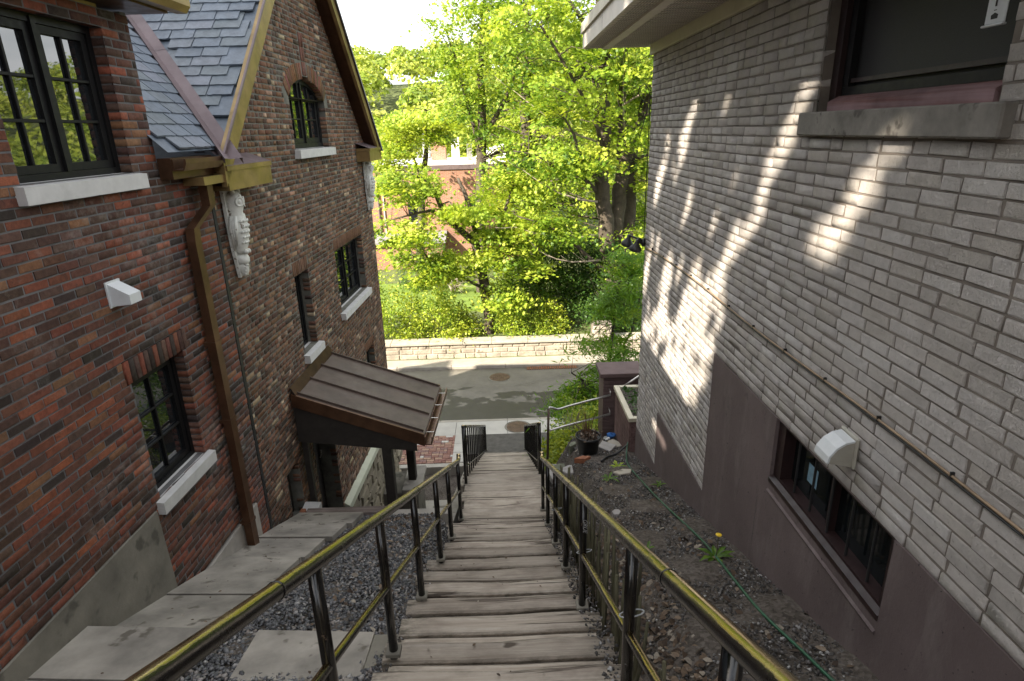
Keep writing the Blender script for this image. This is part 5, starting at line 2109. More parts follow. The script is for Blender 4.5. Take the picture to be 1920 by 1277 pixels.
P = scatter(15000, -2.2, -.74, 2.3, 7.25, .004)
P[:, 2] += RNG.uniform(0, .018, len(P))
tag(link('gravel', rocks('gravel', P, .017, 'gravel')), kind='stuff')
P = np.concatenate([scatter(16000, .55, 1.85, 1.4, 9.0, .003), scatter(900, .46, .60, 1.8, 7.4, .24), scatter(900, -.84, -.74, 1.8, 7.4, .14)])
tag(link('stone_chips', rocks('stone_chips', P, .0095, 'chips')), kind='stuff')
P = np.concatenate([scatter(1500, .56, 1.05, 1.4, 5.2, .014), scatter(420, .6, 1.85, 2.0, 9.0, .012), scatter(260, -1.6, -.72, 3.0, 7.2, .03), scatter(120, -1.9, -.9, 6.6, 7.2, .03)])
tag(link('leaf_litter', leaves_mesh('leaf_litter', P, .046, 'litter', 'oval', tilt=.45, jitter=.7)), kind='stuff')
# a few leaves and specks on treads and slabs
P = []
for i in range(70):
    a, b, z, _ = random.choice(steps[14:44])
    P.append((random.uniform(-.7, .5), random.uniform(a + .02, b - .04), z + .006))
for i in range(40):
    Y = random.uniform(2.9, 7.1)
    P.append((random.uniform(-2.9, -2.25), Y, pz(Y) + .012))
tag(link('stray_leaves', leaves_mesh('stray_leaves', np.array(P), .022, 'litter', 'oval', tilt=.15, jitter=.5)), kind='stuff')

# ================================================================== objects at the landing on the right
# brown painted porch pier with sloping wall behind it
t = thing('porch_pier', 'brown painted brick porch pier and sloping parapet past the pale wall', 'pier', (1.9, 9.8, -5.0))
pz0 = -5.1
part('pier', MB().box(1.66, 2.3, 9.55, 10.0, pz0 - 3, -4.02), 'brown_paint', t)
zc = pz0
while zc < -4.1:                                         # courses of the painted brick
    a = 1.655
    while a < 2.3:
        part('brick', MB().box(a + .004, a + .196, 9.538, 9.56, zc + .004, zc + .063, .005), 'brown_paint', t)
        a += .2
    zc += .067
part('cap', MB().box(1.60, 2.36, 9.49, 10.06, -4.02, -3.945, .008), 'brown_paint', t)
part('parapet', MB().hexa([(1.95, 9.62, -5), (2.30, 9.62, -5), (3.6, 9.62, -5), (3.6, 9.95, -5), (2.36, 9.5, -4.02), (2.36, 10.05, -4.02), (3.6, 10.05, -3.1), (3.6, 9.5, -3.1)][:4] + [(2.36, 9.5, -4.0), (3.6, 9.5, -3.05), (3.6, 10.05, -3.05), (2.36, 10.05, -4.0)]), 'brown_paint', t)
# short steel handrail on the parapet
t = thing('handrail', 'short bright steel handrail sloping along the brown porch wall', 'handrail', (2.0, 9.4, -4.2), group='steel handrails by the porch')
part('tube', MB().tube([(1.83, 9.40, -4.24), (2.12, 9.42, -4.05), (2.5, 9.44, -3.8)], .02, 10), 'steel', t, True)
part('bracket', MB().tube([(2.3, 9.43, -3.94), (2.3, 9.52, -3.96)], .01, 8), 'steel', t, True)
# steel guard rail between stair and pier
t = thing('steel_guard_rail', 'galvanised two-bar guard rail with rusty post behind the flower pot', 'railing', (.63, 8.7, -4.95))
part('post', MB().tube([(.63, 8.65, -5.05), (.645, 8.7, -4.6), (.66, 8.75, -4.20)], .02, 10), 'rust_steel', t, True)
part('top_bar', MB().tube([(.66, 8.75, -4.20), (.68, 8.77, -4.185), (.73, 8.82, -4.22), (.80, 8.88, -4.275), (.87, 8.93, -4.29), (1.0, 9.0, -4.285), (1.4, 9.22, -4.29), (1.76, 9.42, -4.30)], .019, 10), 'steel', t, True)
part('lower_bar', MB().tube([(.65, 8.72, -4.57), (1.2, 9.08, -4.62), (1.76, 9.42, -4.66)], .019, 10), 'steel', t, True)
for z_ in (-4.30, -4.66):
    part('bracket', MB().tube([(1.76, 9.42, z_), (1.76, 9.42, z_ + .06), (1.76, 9.54, z_ + .06)], .009, 8), 'steel', t, True)
# tall planter box against the corner
t = thing('planter_box', 'tall brown boarded planter box with pale rim against the wall corner', 'planter', (1.9, 8.4, -4.9))
part('box', MB().box(1.80, 2.25, 7.95, 9.1, -5.2, -4.06), 'brown_boards', t)
for i in range(7):
    part('board', MB().box(1.785, 1.80, 7.96 + i * .163, 7.96 + i * .163 + .155, -5.15, -4.08, .004), 'brown_boards', t)
for q in ((1.76, 1.84, 7.92, 9.14), (2.2, 2.28, 7.92, 9.14), (1.841, 2.199, 7.92, 8.0), (1.841, 2.199, 9.06, 9.14)):
    part('rim', MB().box(*q, -4.06, -4.0, .004), 'trim', t)
part('earth', MB().box(1.845, 2.195, 8.005, 9.055, -4.059, -4.03), 'soil', t)
P = np.stack([RNG.uniform(1.86, 2.18, 260), RNG.uniform(8.02, 9.04, 260), RNG.uniform(-4.1, -3.92, 260)], 1)
tag(link('plants', leaves_mesh('plants', P - np.array((1.9, 8.4, -4.9)), .06, LEAF_D, 'oval', tilt=1.), t), kind='stuff')
# flower pot with dead stems
px_, py_, pz_ = 1.19, 8.02, ground_h(1.19, 8.02) + .0
t = thing('flower_pot', 'black plastic flower pot holding dead brown stems on the stone slabs', 'flower pot', (px_, py_, pz_))
part('pot', MB().lathe([(.135, 0), (.14, .02), (.178, .27), (.19, .275), (.192, .31), (.18, .312), (.172, .29), (.165, .265)], (px_, py_, pz_), 24), 'black_pot', t, True)
part('soil', MB().lathe([(.166, .255), (.12, .272), (.02, .28)], (px_, py_, pz_), 20), 'soil', t, True)
m = MB()
for i in range(26):
    a = random.uniform(0, 6.28)
    r0 = random.uniform(0, .12)
    h = random.uniform(.12, .5)
    sp = random.uniform(.05, .24)
    p0 = Vector((px_ + r0 * math.cos(a), py_ + r0 * math.sin(a), pz_ + .26))
    m.tube([p0, p0 + Vector((sp * .4 * math.cos(a), sp * .4 * math.sin(a), h * .6)), p0 + Vector((sp * math.cos(a), sp * math.sin(a), h))], [.0055, .004, .002], 4)
part('dead_stems', m, 'dry_plant', t)
P = np.stack([RNG.normal(px_, .08, 130), RNG.normal(py_, .08, 130), RNG.uniform(pz_ + .28, pz_ + .36, 130)], 1)
link('dead_leaves', leaves_mesh('dead_leaves', P - np.array((px_, py_, pz_)), .05, 'litter', 'oval', tilt=.9), t)


def rock_slab(name, label, cat, c, rx, ry, h, rot, mat, n=7, tilt=(0, 0), group=None):
    g = ground_h(c[0], c[1])
    m = MB()
    pts = [(rx * random.uniform(.75, 1.05) * math.cos(2 * math.pi * k / n), ry * random.uniform(.75, 1.05) * math.sin(2 * math.pi * k / n)) for k in range(n)]
    cr_, sr_ = math.cos(rot), math.sin(rot)
    tr = lambda x, y, z: (c[0] + x * cr_ - y * sr_, c[1] + x * sr_ + y * cr_, z + (x * cr_ - y * sr_) * tilt[0] + (x * sr_ + y * cr_) * tilt[1])
    z = g + (c[2] if len(c) > 2 else 0)
    vs = [tr(x, y, z - .02) for x, y in pts] + [tr(x, y, z + h - .008) for x, y in pts] + [tr(x * .93, y * .93, z + h + random.uniform(-.003, .003)) for x, y in pts]
    fs = [tuple(range(2 * n, 3 * n))] + [(i, (i + 1) % n, n + (i + 1) % n, n + i) for i in range(n)] + [(n + i, n + (i + 1) % n, 2 * n + (i + 1) % n, 2 * n + i) for i in range(n)]
    return tag(m.add(vs, fs).build(name, mat, None, loc=(c[0], c[1], z)), label, cat, group)


rock_slab('flagstone', 'grey square slab right of the black flower pot', 'stone', (1.52, 8.35), .17, .24, .05, .1, 'flagstone', 4, (0, -.1))
rock_slab('flagstone', 'purplish grey slab tilted against the left of the flower pot', 'stone', (.92, 7.92), .17, .20, .06, .3, 'flagstone', 5, (.1, -.15))
rock_slab('flagstone', 'dark mossy flat stone behind the stair end by the guard rail', 'stone', (.84, 8.38), .20, .14, .09, .2, 'green_stone', 8)
rock_slab('flagstone', 'small mossy stone leaning on the dark flat stone', 'stone', (1.02, 8.55), .12, .05, .12, .9, 'green_stone', 5)
rock_slab('flagstone', 'pale flat stone lying alone on the soil in front of the flower pot', 'stone', (1.46, 6.75), .15, .11, .035, .5, 'coping', 5, (0, -.2))
rock_slab('brick_piece', 'broken orange brick under the front of the flower pot', 'brick', (1.06, 7.55), .13, .05, .06, .15, 'orange_cut', 4)
rock_slab('stone_edge', 'low grey stone edging beside the guard rail post', 'stone', (.74, 8.72), .14, .30, .08, 0, 'flagstone', 6)
rock_slab('flagstone', 'buff stone slab between grey slab and planter box', 'stone', (1.68, 8.55), .12, .15, .05, .4, 'coping', 6)
rock_slab('stone', 'small white stone on the soil beside the near right railing', 'stone', (1.28, 2.62), .055, .045, .04, .4, 'white_cloth', 6)
rock_slab('stone', 'little grey stone beside the green hose halfway down', 'stone', (1.05, 5.1), .06, .05, .04, .9, 'flagstone', 6)
# crumpled rags in the corner
for nm, lab, mt_, c, r_ in (('rag', 'crumpled blue rag at the foot of the porch pier', 'blue_cloth', (1.70, 8.92), .08), ('rag', 'white scrap of plastic beside the blue rag', 'white_cloth', (1.60, 8.80), .05)):
    g = ground_h(*c)
    m = MB().ball((c[0], c[1], g + .04), (r_, r_ * .8, r_ * .55), 10, 7)
    m.v = [(x + random.uniform(-.015, .015), y + random.uniform(-.015, .015), z + random.uniform(-.012, .012)) for x, y, z in m.v]
    tag(m.build(nm, mt_, None, loc=(c[0], c[1], g)), lab, 'rag')

# hoses


def smooth_path(pts, n=6):
    out = []
    P_ = [Vector(p) for p in pts]
    for i in range(len(P_) - 1):
        p0, p1, p2, p3 = P_[max(i - 1, 0)], P_[i], P_[i + 1], P_[min(i + 2, len(P_) - 1)]
        for j in range(n):
            s_ = j / n
            out.append(.5 * ((2 * p1) + (-p0 + p2) * s_ + (2 * p0 - 5 * p1 + 4 * p2 - p3) * s_ ** 2 + (-p0 + 3 * p1 - 3 * p2 + p3) * s_ ** 3))
    out.append(P_[-1])
    return out


hp = [(1.76, 8.0), (1.70, 7.7), (1.60, 7.1), (1.58, 6.3), (1.58, 5.5), (1.60, 4.9), (1.62, 4.3), (1.60, 3.8), (1.575, 3.4), (1.56, 3.0), (1.585, 2.6), (1.60, 2.3), (1.62, 1.9), (1.62, 1.2)]
hp3 = [(x, y, ground_h(x, y) + .022) for x, y in hp]
hp3[0] = (1.77, 7.98, ground_h(1.77, 7.98) + .18)
tag(MB().tube(smooth_path(hp3), .0095, 8).build('garden_hose', 'hose_green', None, True, loc=hp3[3]), 'thin green garden hose running along the foot of the pale wall', 'hose')
hp = [(1.80, 8.02), (1.6, 7.85), (1.4, 7.6), (1.28, 7.35)]
hp3 = [(x, y, ground_h(x, y) + .035 + (.12 if i == 0 else 0)) for i, (x, y) in enumerate(hp)]
tag(MB().tube(smooth_path(hp3), .016, 8).build('black_pipe', 'rubber', None, True, loc=hp3[2]), 'short black pipe crossing the soil right of the flower pot', 'pipe')

# small plants


def weed(name, label, x, y, n, size, spread, flower=False, mat=LEAF_C):
    g = ground_h(x, y)
    t = thing(name, label, 'plant', (x, y, g))
    T = MB()
    for i in range(n):
        a = 2 * math.pi * i / n + random.uniform(-.4, .4)
        L = spread * random.uniform(.7, 1.2)
        d = Vector((math.cos(a), math.sin(a), 0))
        sd = Vector((-d.y, d.x, 0))
        base = Vector((x, y, g + .01))
        up_ = random.uniform(.3, .9)
        prev = None
        k0 = len(T.v)
        for j in range(6):
            f_ = j / 5
            c = base + d * L * f_ + Vector((0, 0, up_ * L * (f_ - .75 * f_ * f_)))
            w2 = size * (math.sin(math.pi * min(1, f_ * .92 + .06)) ** .8) * (1 if j % 2 else .72)
            T.v += [tuple(c - sd * w2 + Vector((0, 0, .25 * w2))), tuple(c), tuple(c + sd * w2 + Vector((0, 0, .25 * w2)))]
        for j in range(5):
            o_ = k0 + j * 3
            T.f += [(o_, o_ + 1, o_ + 4, o_ + 3), (o_ + 1, o_ + 2, o_ + 5, o_ + 4)]
    lv = part('leaf_rosette', T, mat, t)
    a = lv.data.attributes.new('rnd', 'FLOAT', 'POINT')
    a.data.foreach_set('value', [random.random() for _ in T.v])
    if flower:
        p0 = Vector((x, y, g))
        top = p0 + Vector((.02, .03, .20))
        part('flower_stem', MB().tube([p0, p0 + Vector((.012, .01, .1)), top], .0035, 6), 'stake', t, True)
        m = MB()
        m.lathe([(.006, -.012), (.02, .0), (.024, .008), (.012, .014)], top, 14)
        part('flower', m, 'yellow', t)


weed('dandelion', 'dandelion with one yellow flower growing beside the green hose', 1.60, 3.92, 11, .022, .15, True)
weed('weed', 'small upright weed in front of the pale flat stone', 1.22, 6.45, 7, .018, .14)
weed('weed', 'tiny green weed at the foot of the brown parged wall', 1.74, 6.1, 6, .014, .10)
weed('weed', 'small weed between flower pot and pale flat stone', 1.45, 7.1, 8, .02, .11, mat=LEAF_B)
weed('weed', 'little seedling on the soil near the stick fence', 1.12, 4.15, 5, .014, .08)

# ================================================================== far houses
t = thing('far_brick_house', 'orange brick house with flat white roof among the trees across the street', 'house', (-3.5, 36, GZ))
wl_ = part('wall', MB().box(-9.5, 1.0, 36.0, 44, GZ + .3, -2.06), 'far_brick', t)
part('parapet', MB().box(-6.1, 1.06, 35.93, 44.05, -2.055, -1.80), 'flashing', t)
part('parapet_top', MB().box(-9.55, -6.105, 35.95, 44.05, -2.055, -1.85), 'far_brick', t)
part('roof', MB().box(-9.4, .9, 36.15, 43.9, -1.8, -1.70), 'white_roof', t)
for a, b, c, d in ((-5.32, -4.55, -4.9, -3.75), (-8.6, -7.7, -4.9, -3.75), (-2.0, -1.1, -4.9, -3.75), (-5.4, -4.4, -7.4, -6.1)):
    w_ = part('window', MB().box(a - .06, b + .06, 35.97, 36.02, c - .05, d + .06), 'black_frame', t)
    part('pane', MB().box(a, (a + b) / 2 - .03, 35.955, 35.968, c, d), 'glass', w_)
    part('pane', MB().box((a + b) / 2 + .03, b, 35.955, 35.968, c, d), 'glass', w_)
    part('window_sill', MB().box(a - .12, b + .12, 35.88, 35.999, c - .18, c - .06), 'limestone', t)
part('downpipe', MB().tube([(-7.05, 35.93, GZ + .5), (-7.05, 35.93, -2.1)], .05, 8), 'flashing', t)
part('downpipe', MB().tube([(-6.75, 35.95, GZ + .5), (-6.75, 35.95, -2.1)], .03, 8), 'limestone', t)
part('low_roof', MB().hexa([(-9.0, 34.6, -6.0), (-3.2, 34.6, -6.0), (-3.2, 36, -5.6), (-9, 36, -5.6), (-9, 34.6, -5.9), (-3.2, 34.6, -5.9), (-3.2, 36, -5.5), (-9, 36, -5.5)]), 'grey_roof', t)
part('porch', MB().box(-8.8, -3.4, 34.9, 35.99, GZ + .3, -6.0), 'far_brick', t)
for x0, x1, y0, z1, mt_ in ((-4.25, -3.35, 40, -.62, 'far_brick'), (-5.0, -4.6, 42, -.1, 'limestone'), (-2.9, -2.45, 39, -.35, 'white_roof'), (-1.95, -1.65, 38.5, -.75, 'steel')):
    part('chimney', MB().box(x0, x1, y0, y0 + .6, -1.7, z1), mt_, t)
part('skylight', MB().hexa([(-1.6, 38, -1.69), (.5, 38, -1.69), (.5, 41, -1.69), (-1.6, 41, -1.69), (-1.2, 38.3, -1.2), (.3, 38.3, -.8), (.3, 40.7, -.8), (-1.2, 40.7, -1.2)]), 'white_roof', t)
t = thing('far_house', 'grey roofed house behind the flat roofed brick house', 'house', (-8, 50, GZ))
part('wall', MB().box(-14, -2, 48, 56, GZ, -3.2), 'far_brick', t)
part('roof', MB().add([(-14.5, 47.5, -3.2), (-1.5, 47.5, -3.2), (-1.5, 56.5, -3.2), (-14.5, 56.5, -3.2), (-12, 52, -1.3), (-4, 52, -1.3)], [(0, 1, 5, 4), (1, 2, 5), (2, 3, 4, 5), (3, 0, 4)]), 'grey_roof', t)
m = MB().box(-6.5, 0.2, 26.4, 33.8, GZ + .3, GZ + .72)
struct('lawn', m, 'grass')

# ================================================================== trees and shrubs
A_st = [
    [(4.98, 23.6, -8.5, .60), (4.77, 23.6, -7.44, .52), (4.39, 23.6, -5.65, .47), (4.09, 23.6, -3.95, .43), (3.84, 23.6, -2.13, .39), (3.88, 23.6, -1.16, .36), (3.91, 23.6, .16, .34), (3.8, 23.6, 1.42, .32), (3.83, 23.6, 2.64, .30), (3.71, 23.6, 3.82, .26), (3.57, 23.6, 5.12, .2), (3.4, 23.5, 7.2, .1)],
    [(4.69, 23.9, -6.62, .42), (4.46, 23.9, -4.64, .38), (4.57, 23.9, -2.77, .39), (4.69, 23.9, -1.39, .35), (4.64, 23.9, -.05, .235), (4.56, 23.9, 1.06, .195), (4.63, 23.9, 2.48, .153), (4.74, 23.9, 3.51, .113), (4.7, 24, 5.4, .06)],
    [(4.69, 23.9, -1.39, .30), (5.0, 23.9, -.62, .25), (5.27, 23.9, .13, .21), (5.48, 23.9, .68, .177), (5.69, 23.9, 1.58, .136), (5.93, 23.9, 2.63, .096), (6.3, 24, 4.4, .05)],
    [(5.4, 24.3, -8.5, .44), (5.18, 24.3, -5.84, .38), (5.07, 24.3, -4.09, .35), (5.11, 24.3, -2.42, .29), (5.17, 24.3, -1.22, .205), (5.5, 24.6, 1.0, .1)],
    [(3.86, 23.5, -1.2, .12), (3.54, 22.95, -.02, .105), (3.11, 22.7, .78, .09), (2.42, 22.45, 1.88, .078), (1.95, 22.2, 2.52, .068), (1.5, 21.95, 3.13, .05), (.9, 21.6, 3.6, .03)],
    [(3.8, 23.4, -2.0, .13), (3.17, 22.9, -1.39, .10), (2.83, 22.6, -.81, .09), (2.6, 22.3, -.17, .07), (2.29, 22.0, .27, .04)],
    [(3.85, 23.6, -2.5, .12), (3.02, 23.2, -1.68, .10), (2.2, 22.9, -1.49, .085), (1.79, 22.6, -1.15, .07), (1.29, 22.3, -.85, .05), (.5, 22.0, -.7, .03)],
    [(3.86, 23.6, .71, .116), (3.47, 24.0, 1.64, .097), (2.93, 24.4, 2.4, .078), (2.2, 24.9, 3.1, .05)],
    [(4.6, 23.9, -1.45, .11), (5.07, 24.1, -1.21, .10), (5.72, 24.3, -1.04, .08), (6.4, 24.5, -.9, .05)],
    [(4.3, 23.5, -5.6, .14), (3.26, 23.2, -4.68, .115), (2.41, 23.0, -3.8, .09), (1.59, 22.8, -3.35, .065), (.6, 22.5, -3.0, .03)],
    [(3.8, 23.6, 2.6, .14), (2.9, 23.2, 3.6, .1), (2.0, 22.8, 4.6, .06)],
]
ivy_a = np.linspace(0, 1, 900)
IV = np.stack([4.98 - .75 * ivy_a + RNG.normal(0, .42, 900), 23.2 + RNG.normal(0, .25, 900), -8.3 + 4.2 * ivy_a ** 1.3 + RNG.normal(0, .12, 900)], 1)
A_st = [[(a, b, c, r_ * .72) for a, b, c, r_ in st] for st in A_st]
tree('maple_tree', 'large many-stemmed maple with ivy at its foot beyond the stone wall', (4.9, 23.7, -8.0), A_st,
     [((2.6, 22.6, 1.6), (2.4, 2.0, 1.8), 36, .2), ((1.2, 22.0, 3.4), (1.7, 1.6, 1.0), 18, .2), ((2.0, 22.4, -1.1), (2.0, 1.2, .7), 26, .1), ((4.9, 25.4, 1.0), (1.8, 1.0, 1.6), 26, .2), ((4.4, 22.4, 2.9), (1.2, 1.0, .7), 9, .2), ((4.9, 22.5, -.4), (.9, .7, .35), 6, .2), ((5.9, 23.6, 2.2), (1.6, 2, 3), 36, .2),
      ((3.6, 23.4, 5.2), (4.2, 3.2, 2.2), 64, .3), ((2.0, 22.6, -3.4), (1.5, .9, .6), 12, .1), ((5.9, 23.8, -1.9), (.8, 1.0, .8), 12, .1), ((5.6, 23.6, -4.5), (1.3, 1.2, 1.4), 16, .1)],
     LEAF_A, .128, 112, .40, ivy=IV)
TA = bpy.data.objects['maple_tree']
for p0, dr_, L in (((3.6, 23.0, -2.6), (-1, -.3, .45), 3.2), ((3.7, 23.2, -.4), (-1, -.2, .5), 3.6), ((3.7, 23.3, -3.8), (-1, -.3, .12), 3.4), ((4.5, 23.4, .5), (.7, -.4, .8), 2.2), ((3.9, 23.2, .9), (-.9, -.4, .3), 3.0), ((3.8, 23.2, -5.0), (-1, -.3, .35), 2.6), ((4.6, 23.5, -.2), (-.1, -.3, 1), 2.6)):
    a = Vector(p0)
    d_ = Vector(dr_).normalized()
    m = MB()
    pts = [a + d_ * L * f_ + Vector((0, 0, .28 * math.sin(f_ * 3.1 + L))) for f_ in (0, .25, .5, .75, 1.)]
    m.tube(pts, [.045, .036, .027, .018, .006], 6)
    for q in range(5):
        b = pts[1 + q % 4]
        e_ = (d_ + Vector((random.uniform(-.6, .6), random.uniform(-.4, .2), random.uniform(-.3, .9)))).normalized()
        m.tube([b, b + e_ * .35, b + e_ * .75 + Vector((0, 0, .08))], [.016, .010, .003], 5)
    part('bare_branch', m, 'bark_pale', TA, True)
B_st = [
    [(-.58, 23.3, -8.0, .25), (-.61, 23.3, -7.18, .225), (-.68, 23.3, -6.18, .205), (-.79, 23.3, -5.43, .195), (-.92, 23.3, -4.58, .175), (-1.04, 23.3, -4.06, .160)],
    [(-1.04, 23.3, -4.06, .14), (-1.39, 23.2, -3.73, .13), (-1.99, 23.1, -3.09, .118), (-2.33, 23.0, -2.29, .095), (-2.53, 22.9, -1.89, .075), (-2.75, 22.8, -1.6, .055), (-3.4, 22.6, -1.3, .03)],
    [(-2.0, 23.1, -3.12, .075), (-2.56, 23.0, -2.77, .055), (-3.13, 22.8, -2.82, .045), (-4.0, 22.5, -3.0, .025)],
    [(-.92, 23.3, -4.58, .14), (-.97, 23.45, -3.78, .12), (-1.15, 23.6, -3.08, .11), (-1.29, 23.75, -2.4, .09), (-1.6, 24, -1.7, .05)],
    [(-.85, 23.3, -5.0, .10), (-.33, 23.5, -4.01, .082), (.12, 23.7, -3.03, .072), (.5, 23.9, -2.0, .045)],
    [(-.72, 23.3, -5.9, .07), (-1.6, 22.9, -5.3, .05), (-2.6, 22.6, -4.9, .03)],
]
tree('maple_tree', 'slender spreading maple standing just behind the stone wall in the middle', (-.58, 23.3, -7.9), B_st,
     [((-3.3, 22.6, -1.75), (1.4, 1.1, .85), 22, .1), ((-2.0, 22.6, -2.8), (1.5, .9, .35), 10, .1), ((-3.6, 22.4, -3.5), (1.3, 1.0, .6), 14, .1), ((-2.0, 22.4, -4.9), (1.7, .9, .6), 16, .1), ((.1, 23.0, -4.6), (1.4, 1.0, .9), 22, .1), ((-.4, 23.3, -3.2), (1.4, 1.0, .8), 16, .1), ((-.3, 22.8, -6.0), (.9, .7, .45), 9, .1), ((1.3, 23.4, -3.6), (1.1, 1., 1.), 16, .1), ((-3.0, 22.6, -4.6), (1.3, .8, .5), 12, .1), ((.5, 23.6, -1.8), (1.2, 1, .7), 14, .1)],
     LEAF_B, .125, 125, .36)
C_st = [
    [(-1.09, 29.5, -8.3, .33), (-1.06, 29.5, -6.33, .30), (-1.0, 29.5, -3.74, .27), (-.85, 29.5, -1.3, .24), (-.7, 29.5, .56, .20), (-.74, 29.5, 2.35, .14), (-.55, 29.5, 4.06, .09), (-.4, 29.5, 6, .05)],
    [(-.85, 29.5, -1.3, .145), (-1.08, 29.6, .12, .12), (-1.46, 29.7, 1.5, .095), (-1.73, 29.8, 2.84, .07)],
    [(-.73, 29.5, -.36, .13), (.04, 29.4, .77, .105), (.67, 29.3, 1.87, .08), (1.05, 29.2, 3.14, .055)],
]
tree('maple_tree', 'tall bright maple whose airy crown meets the open sky', (-1.09, 29.5, -8.0), C_st,
     [((-.9, 29, 3.6), (2.0, 2.0, 2.2), 48, .2), ((.9, 29, 2.6), (2.2, 2.2, 2.6), 40, .2), ((-1.2, 29, .6), (1.6, 1.6, 1.0), 16, .2), ((.6, 29, -.8), (2.2, 1.8, 1.2), 24, .2), ((-1.7, 29, 2.0), (.9, 1.2, .7), 8, .2), ((.6, 29, 6.0), (2.6, 2.4, 1.8), 40, .2)],
     LEAF_A, .128, 76, .44)
D_st = [
    [(1.66, 28, -8.2, .42), (1.56, 28, -6.09, .38), (1.47, 28, -3.62, .33), (1.27, 28, -1.28, .275), (1.19, 28, .92, .225), (1.34, 28, 3.01, .165), (1.26, 28, 4.8, .105), (1.3, 28, 7, .05)],
    [(1.52, 28, -.4, .16), (2.46, 28.1, .89, .125), (3.28, 28.2, 1.94, .10), (3.9, 28.3, 3.4, .06)],
    [(1.4, 28, -2.4, .12), (.6, 27.7, -1.6, .09), (-.3, 27.4, -1.2, .05)],
]
tree('maple_tree', 'maple half hidden behind the many-stemmed maple', (1.66, 28, -8.0), D_st,
     [((1.6, 27.6, 4.2), (3.0, 2.4, 2.8), 64, .2), ((3.6, 27.8, 1.6), (2.4, 2.2, 2.4), 50, .2), ((2.2, 27.2, -1.6), (2.4, 1.8, 1.8), 44, .2), ((.6, 27.2, -3.4), (2.0, 1.5, 1.3), 28, .2), ((4.0, 27.4, -3.6), (2.4, 1.8, 1.8), 40, .2)],
     LEAF_A, .128, 84, .44)
E_st = [[(-4.6, 32, -8, .26), (-4.34, 32, -6.2, .23), (-4.08, 32, -3.43, .19), (-3.76, 32, -1.59, .15), (-3.6, 32, -.57, .10), (-3.5, 32, 1, .05)], [(-3.9, 32, -2.4, .09), (-4.3, 32, -1.2, .06), (-4.8, 32, -.1, .03)]]
tree('maple_tree', 'small rounded maple in front of the flat white roof', (-4.6, 32, -7.9), E_st,
     [((-5.6, 31.4, -1.2), (1.2, 1.0, .8), 14, .1), ((-4.3, 31.6, .5), (1.9, 1.6, .9), 30, .1), ((-3.2, 31.6, .2), (1.3, 1.3, 1.0), 16, .1), ((-5.0, 31.6, -.1), (1.0, 1.0, .5), 8, .1)],
     LEAF_B, .135, 120, .40)
F_st = [[(8.5, 30, -8, .4), (8.2, 30, -3, .33), (8.0, 30, 2, .22), (8.0, 30, 6, .1)]]
tree('maple_tree', 'broad maple at the right edge behind the pale wall', (8.5, 30, -8), F_st,
     [((7.8, 29.5, 3), (4.0, 2.5, 4.0), 110, .3), ((6.8, 28.5, -3), (3.0, 2.0, 2.5), 60, .2)], LEAF_A, .18, 50, .5)
for i, (x, y, r_, h, lab) in enumerate(((-11, 40, 3.5, 6, 'leafy tree left of the flat roofed house'), (5, 44, 4, 7, 'broad leafy tree on the rise behind the maples'), (-7.6, 46, 2.6, 5, 'round tree behind the grey roofed house'), (12, 40, 4.5, 8, 'tall leafy tree far right behind the building'), (-1, 47, 3.2, 6.5, 'leafy tree right behind the chimneys'))):
    z0 = hill_h(x, y)
    tree('leafy_tree', lab, (x, y, z0), [[(x, y, z0, .3), (x + .1, y, z0 + h * .5, .22), (x, y, z0 + h, .1)]],
         [((x, y - .5, z0 + h), (r_, r_, r_ * .8), int(26 * r_), .4)], LEAF_FAR, .17, 90, .55, kind='quad', twigs=False, group='trees behind the far houses')

# shrubs along the top of the stone wall


def shrub(name, label, base, regions, mat, leaf, per, spread, kind='oval', stems=8, group=None, flat=.8):
    t = thing(name, label, 'shrub', base, group=group)
    C, P, idx = clusters(regions, per, spread, flat)
    m = MB()
    for c in C[::max(1, len(C) // stems)]:
        b = Vector(base) + Vector((random.uniform(-.2, .2), random.uniform(-.1, .1), 0))
        q = Vector(c)
        m.tube([b, b.lerp(q, .5) + Vector((0, 0, .1)), q], [.014, .009, .004], 4, False)
    part('stem', m, 'bark_pale', t)
    rnd = np.clip(.5 + .25 * RNG.normal(0, 1, len(C))[idx] + .15 * RNG.normal(0, 1, len(P)), 0, 1)
    link('foliage', leaves_mesh('foliage', P - np.array(base), leaf, mat, kind, tilt=.8, rnd=rnd), t)
    return t


labs = ('yellow-green shrub at the left end of the stone wall', 'spreading lime shrub left of the slender maple', 'bright shrub leaning over the coping', 'low lime shrub at the foot of the slender maple', 'pale leafy shrub right of the slender maple', 'loose green shrub before the dark thicket')
for i, (x, w_, h) in enumerate(((-5.0, 1.0, 2.1), (-3.7, 1.0, 1.2), (-2.6, .9, 1.6), (-1.5, .6, .6), (.35, .8, 1.25), (1.7, .9, .7))):
    shrub('shrub', labs[i], (x, 23.1, -7.7), [((x, 23.1, -7.62 + h * .5), (w_, .8, h * .55), int(26 + 18 * h), .05), ((x + random.uniform(-.4, .4), 22.5, -7.45), (w_ * .6, .3, .15), 7, .05), ((x + random.uniform(-.5, .5), 23.4, -7.5 + h), (w_ * .6, .5, .4), 10, .05)], LEAF_COVER if i % 2 else LEAF_B, .10, 44, .21, 'oval', group='shrubs along the stone wall')
shrub('thicket', 'dark tangled thicket between the two front maples', (2.2, 25.2, -7.7), [((2.0, 24.9, -6.2), (1.9, .8, 1.4), 120, .1), ((1.4, 25.6, -4.6), (1.4, .8, 1.0), 50, .1)], LEAF_C, .11, 60, .28, 'oval', 18)
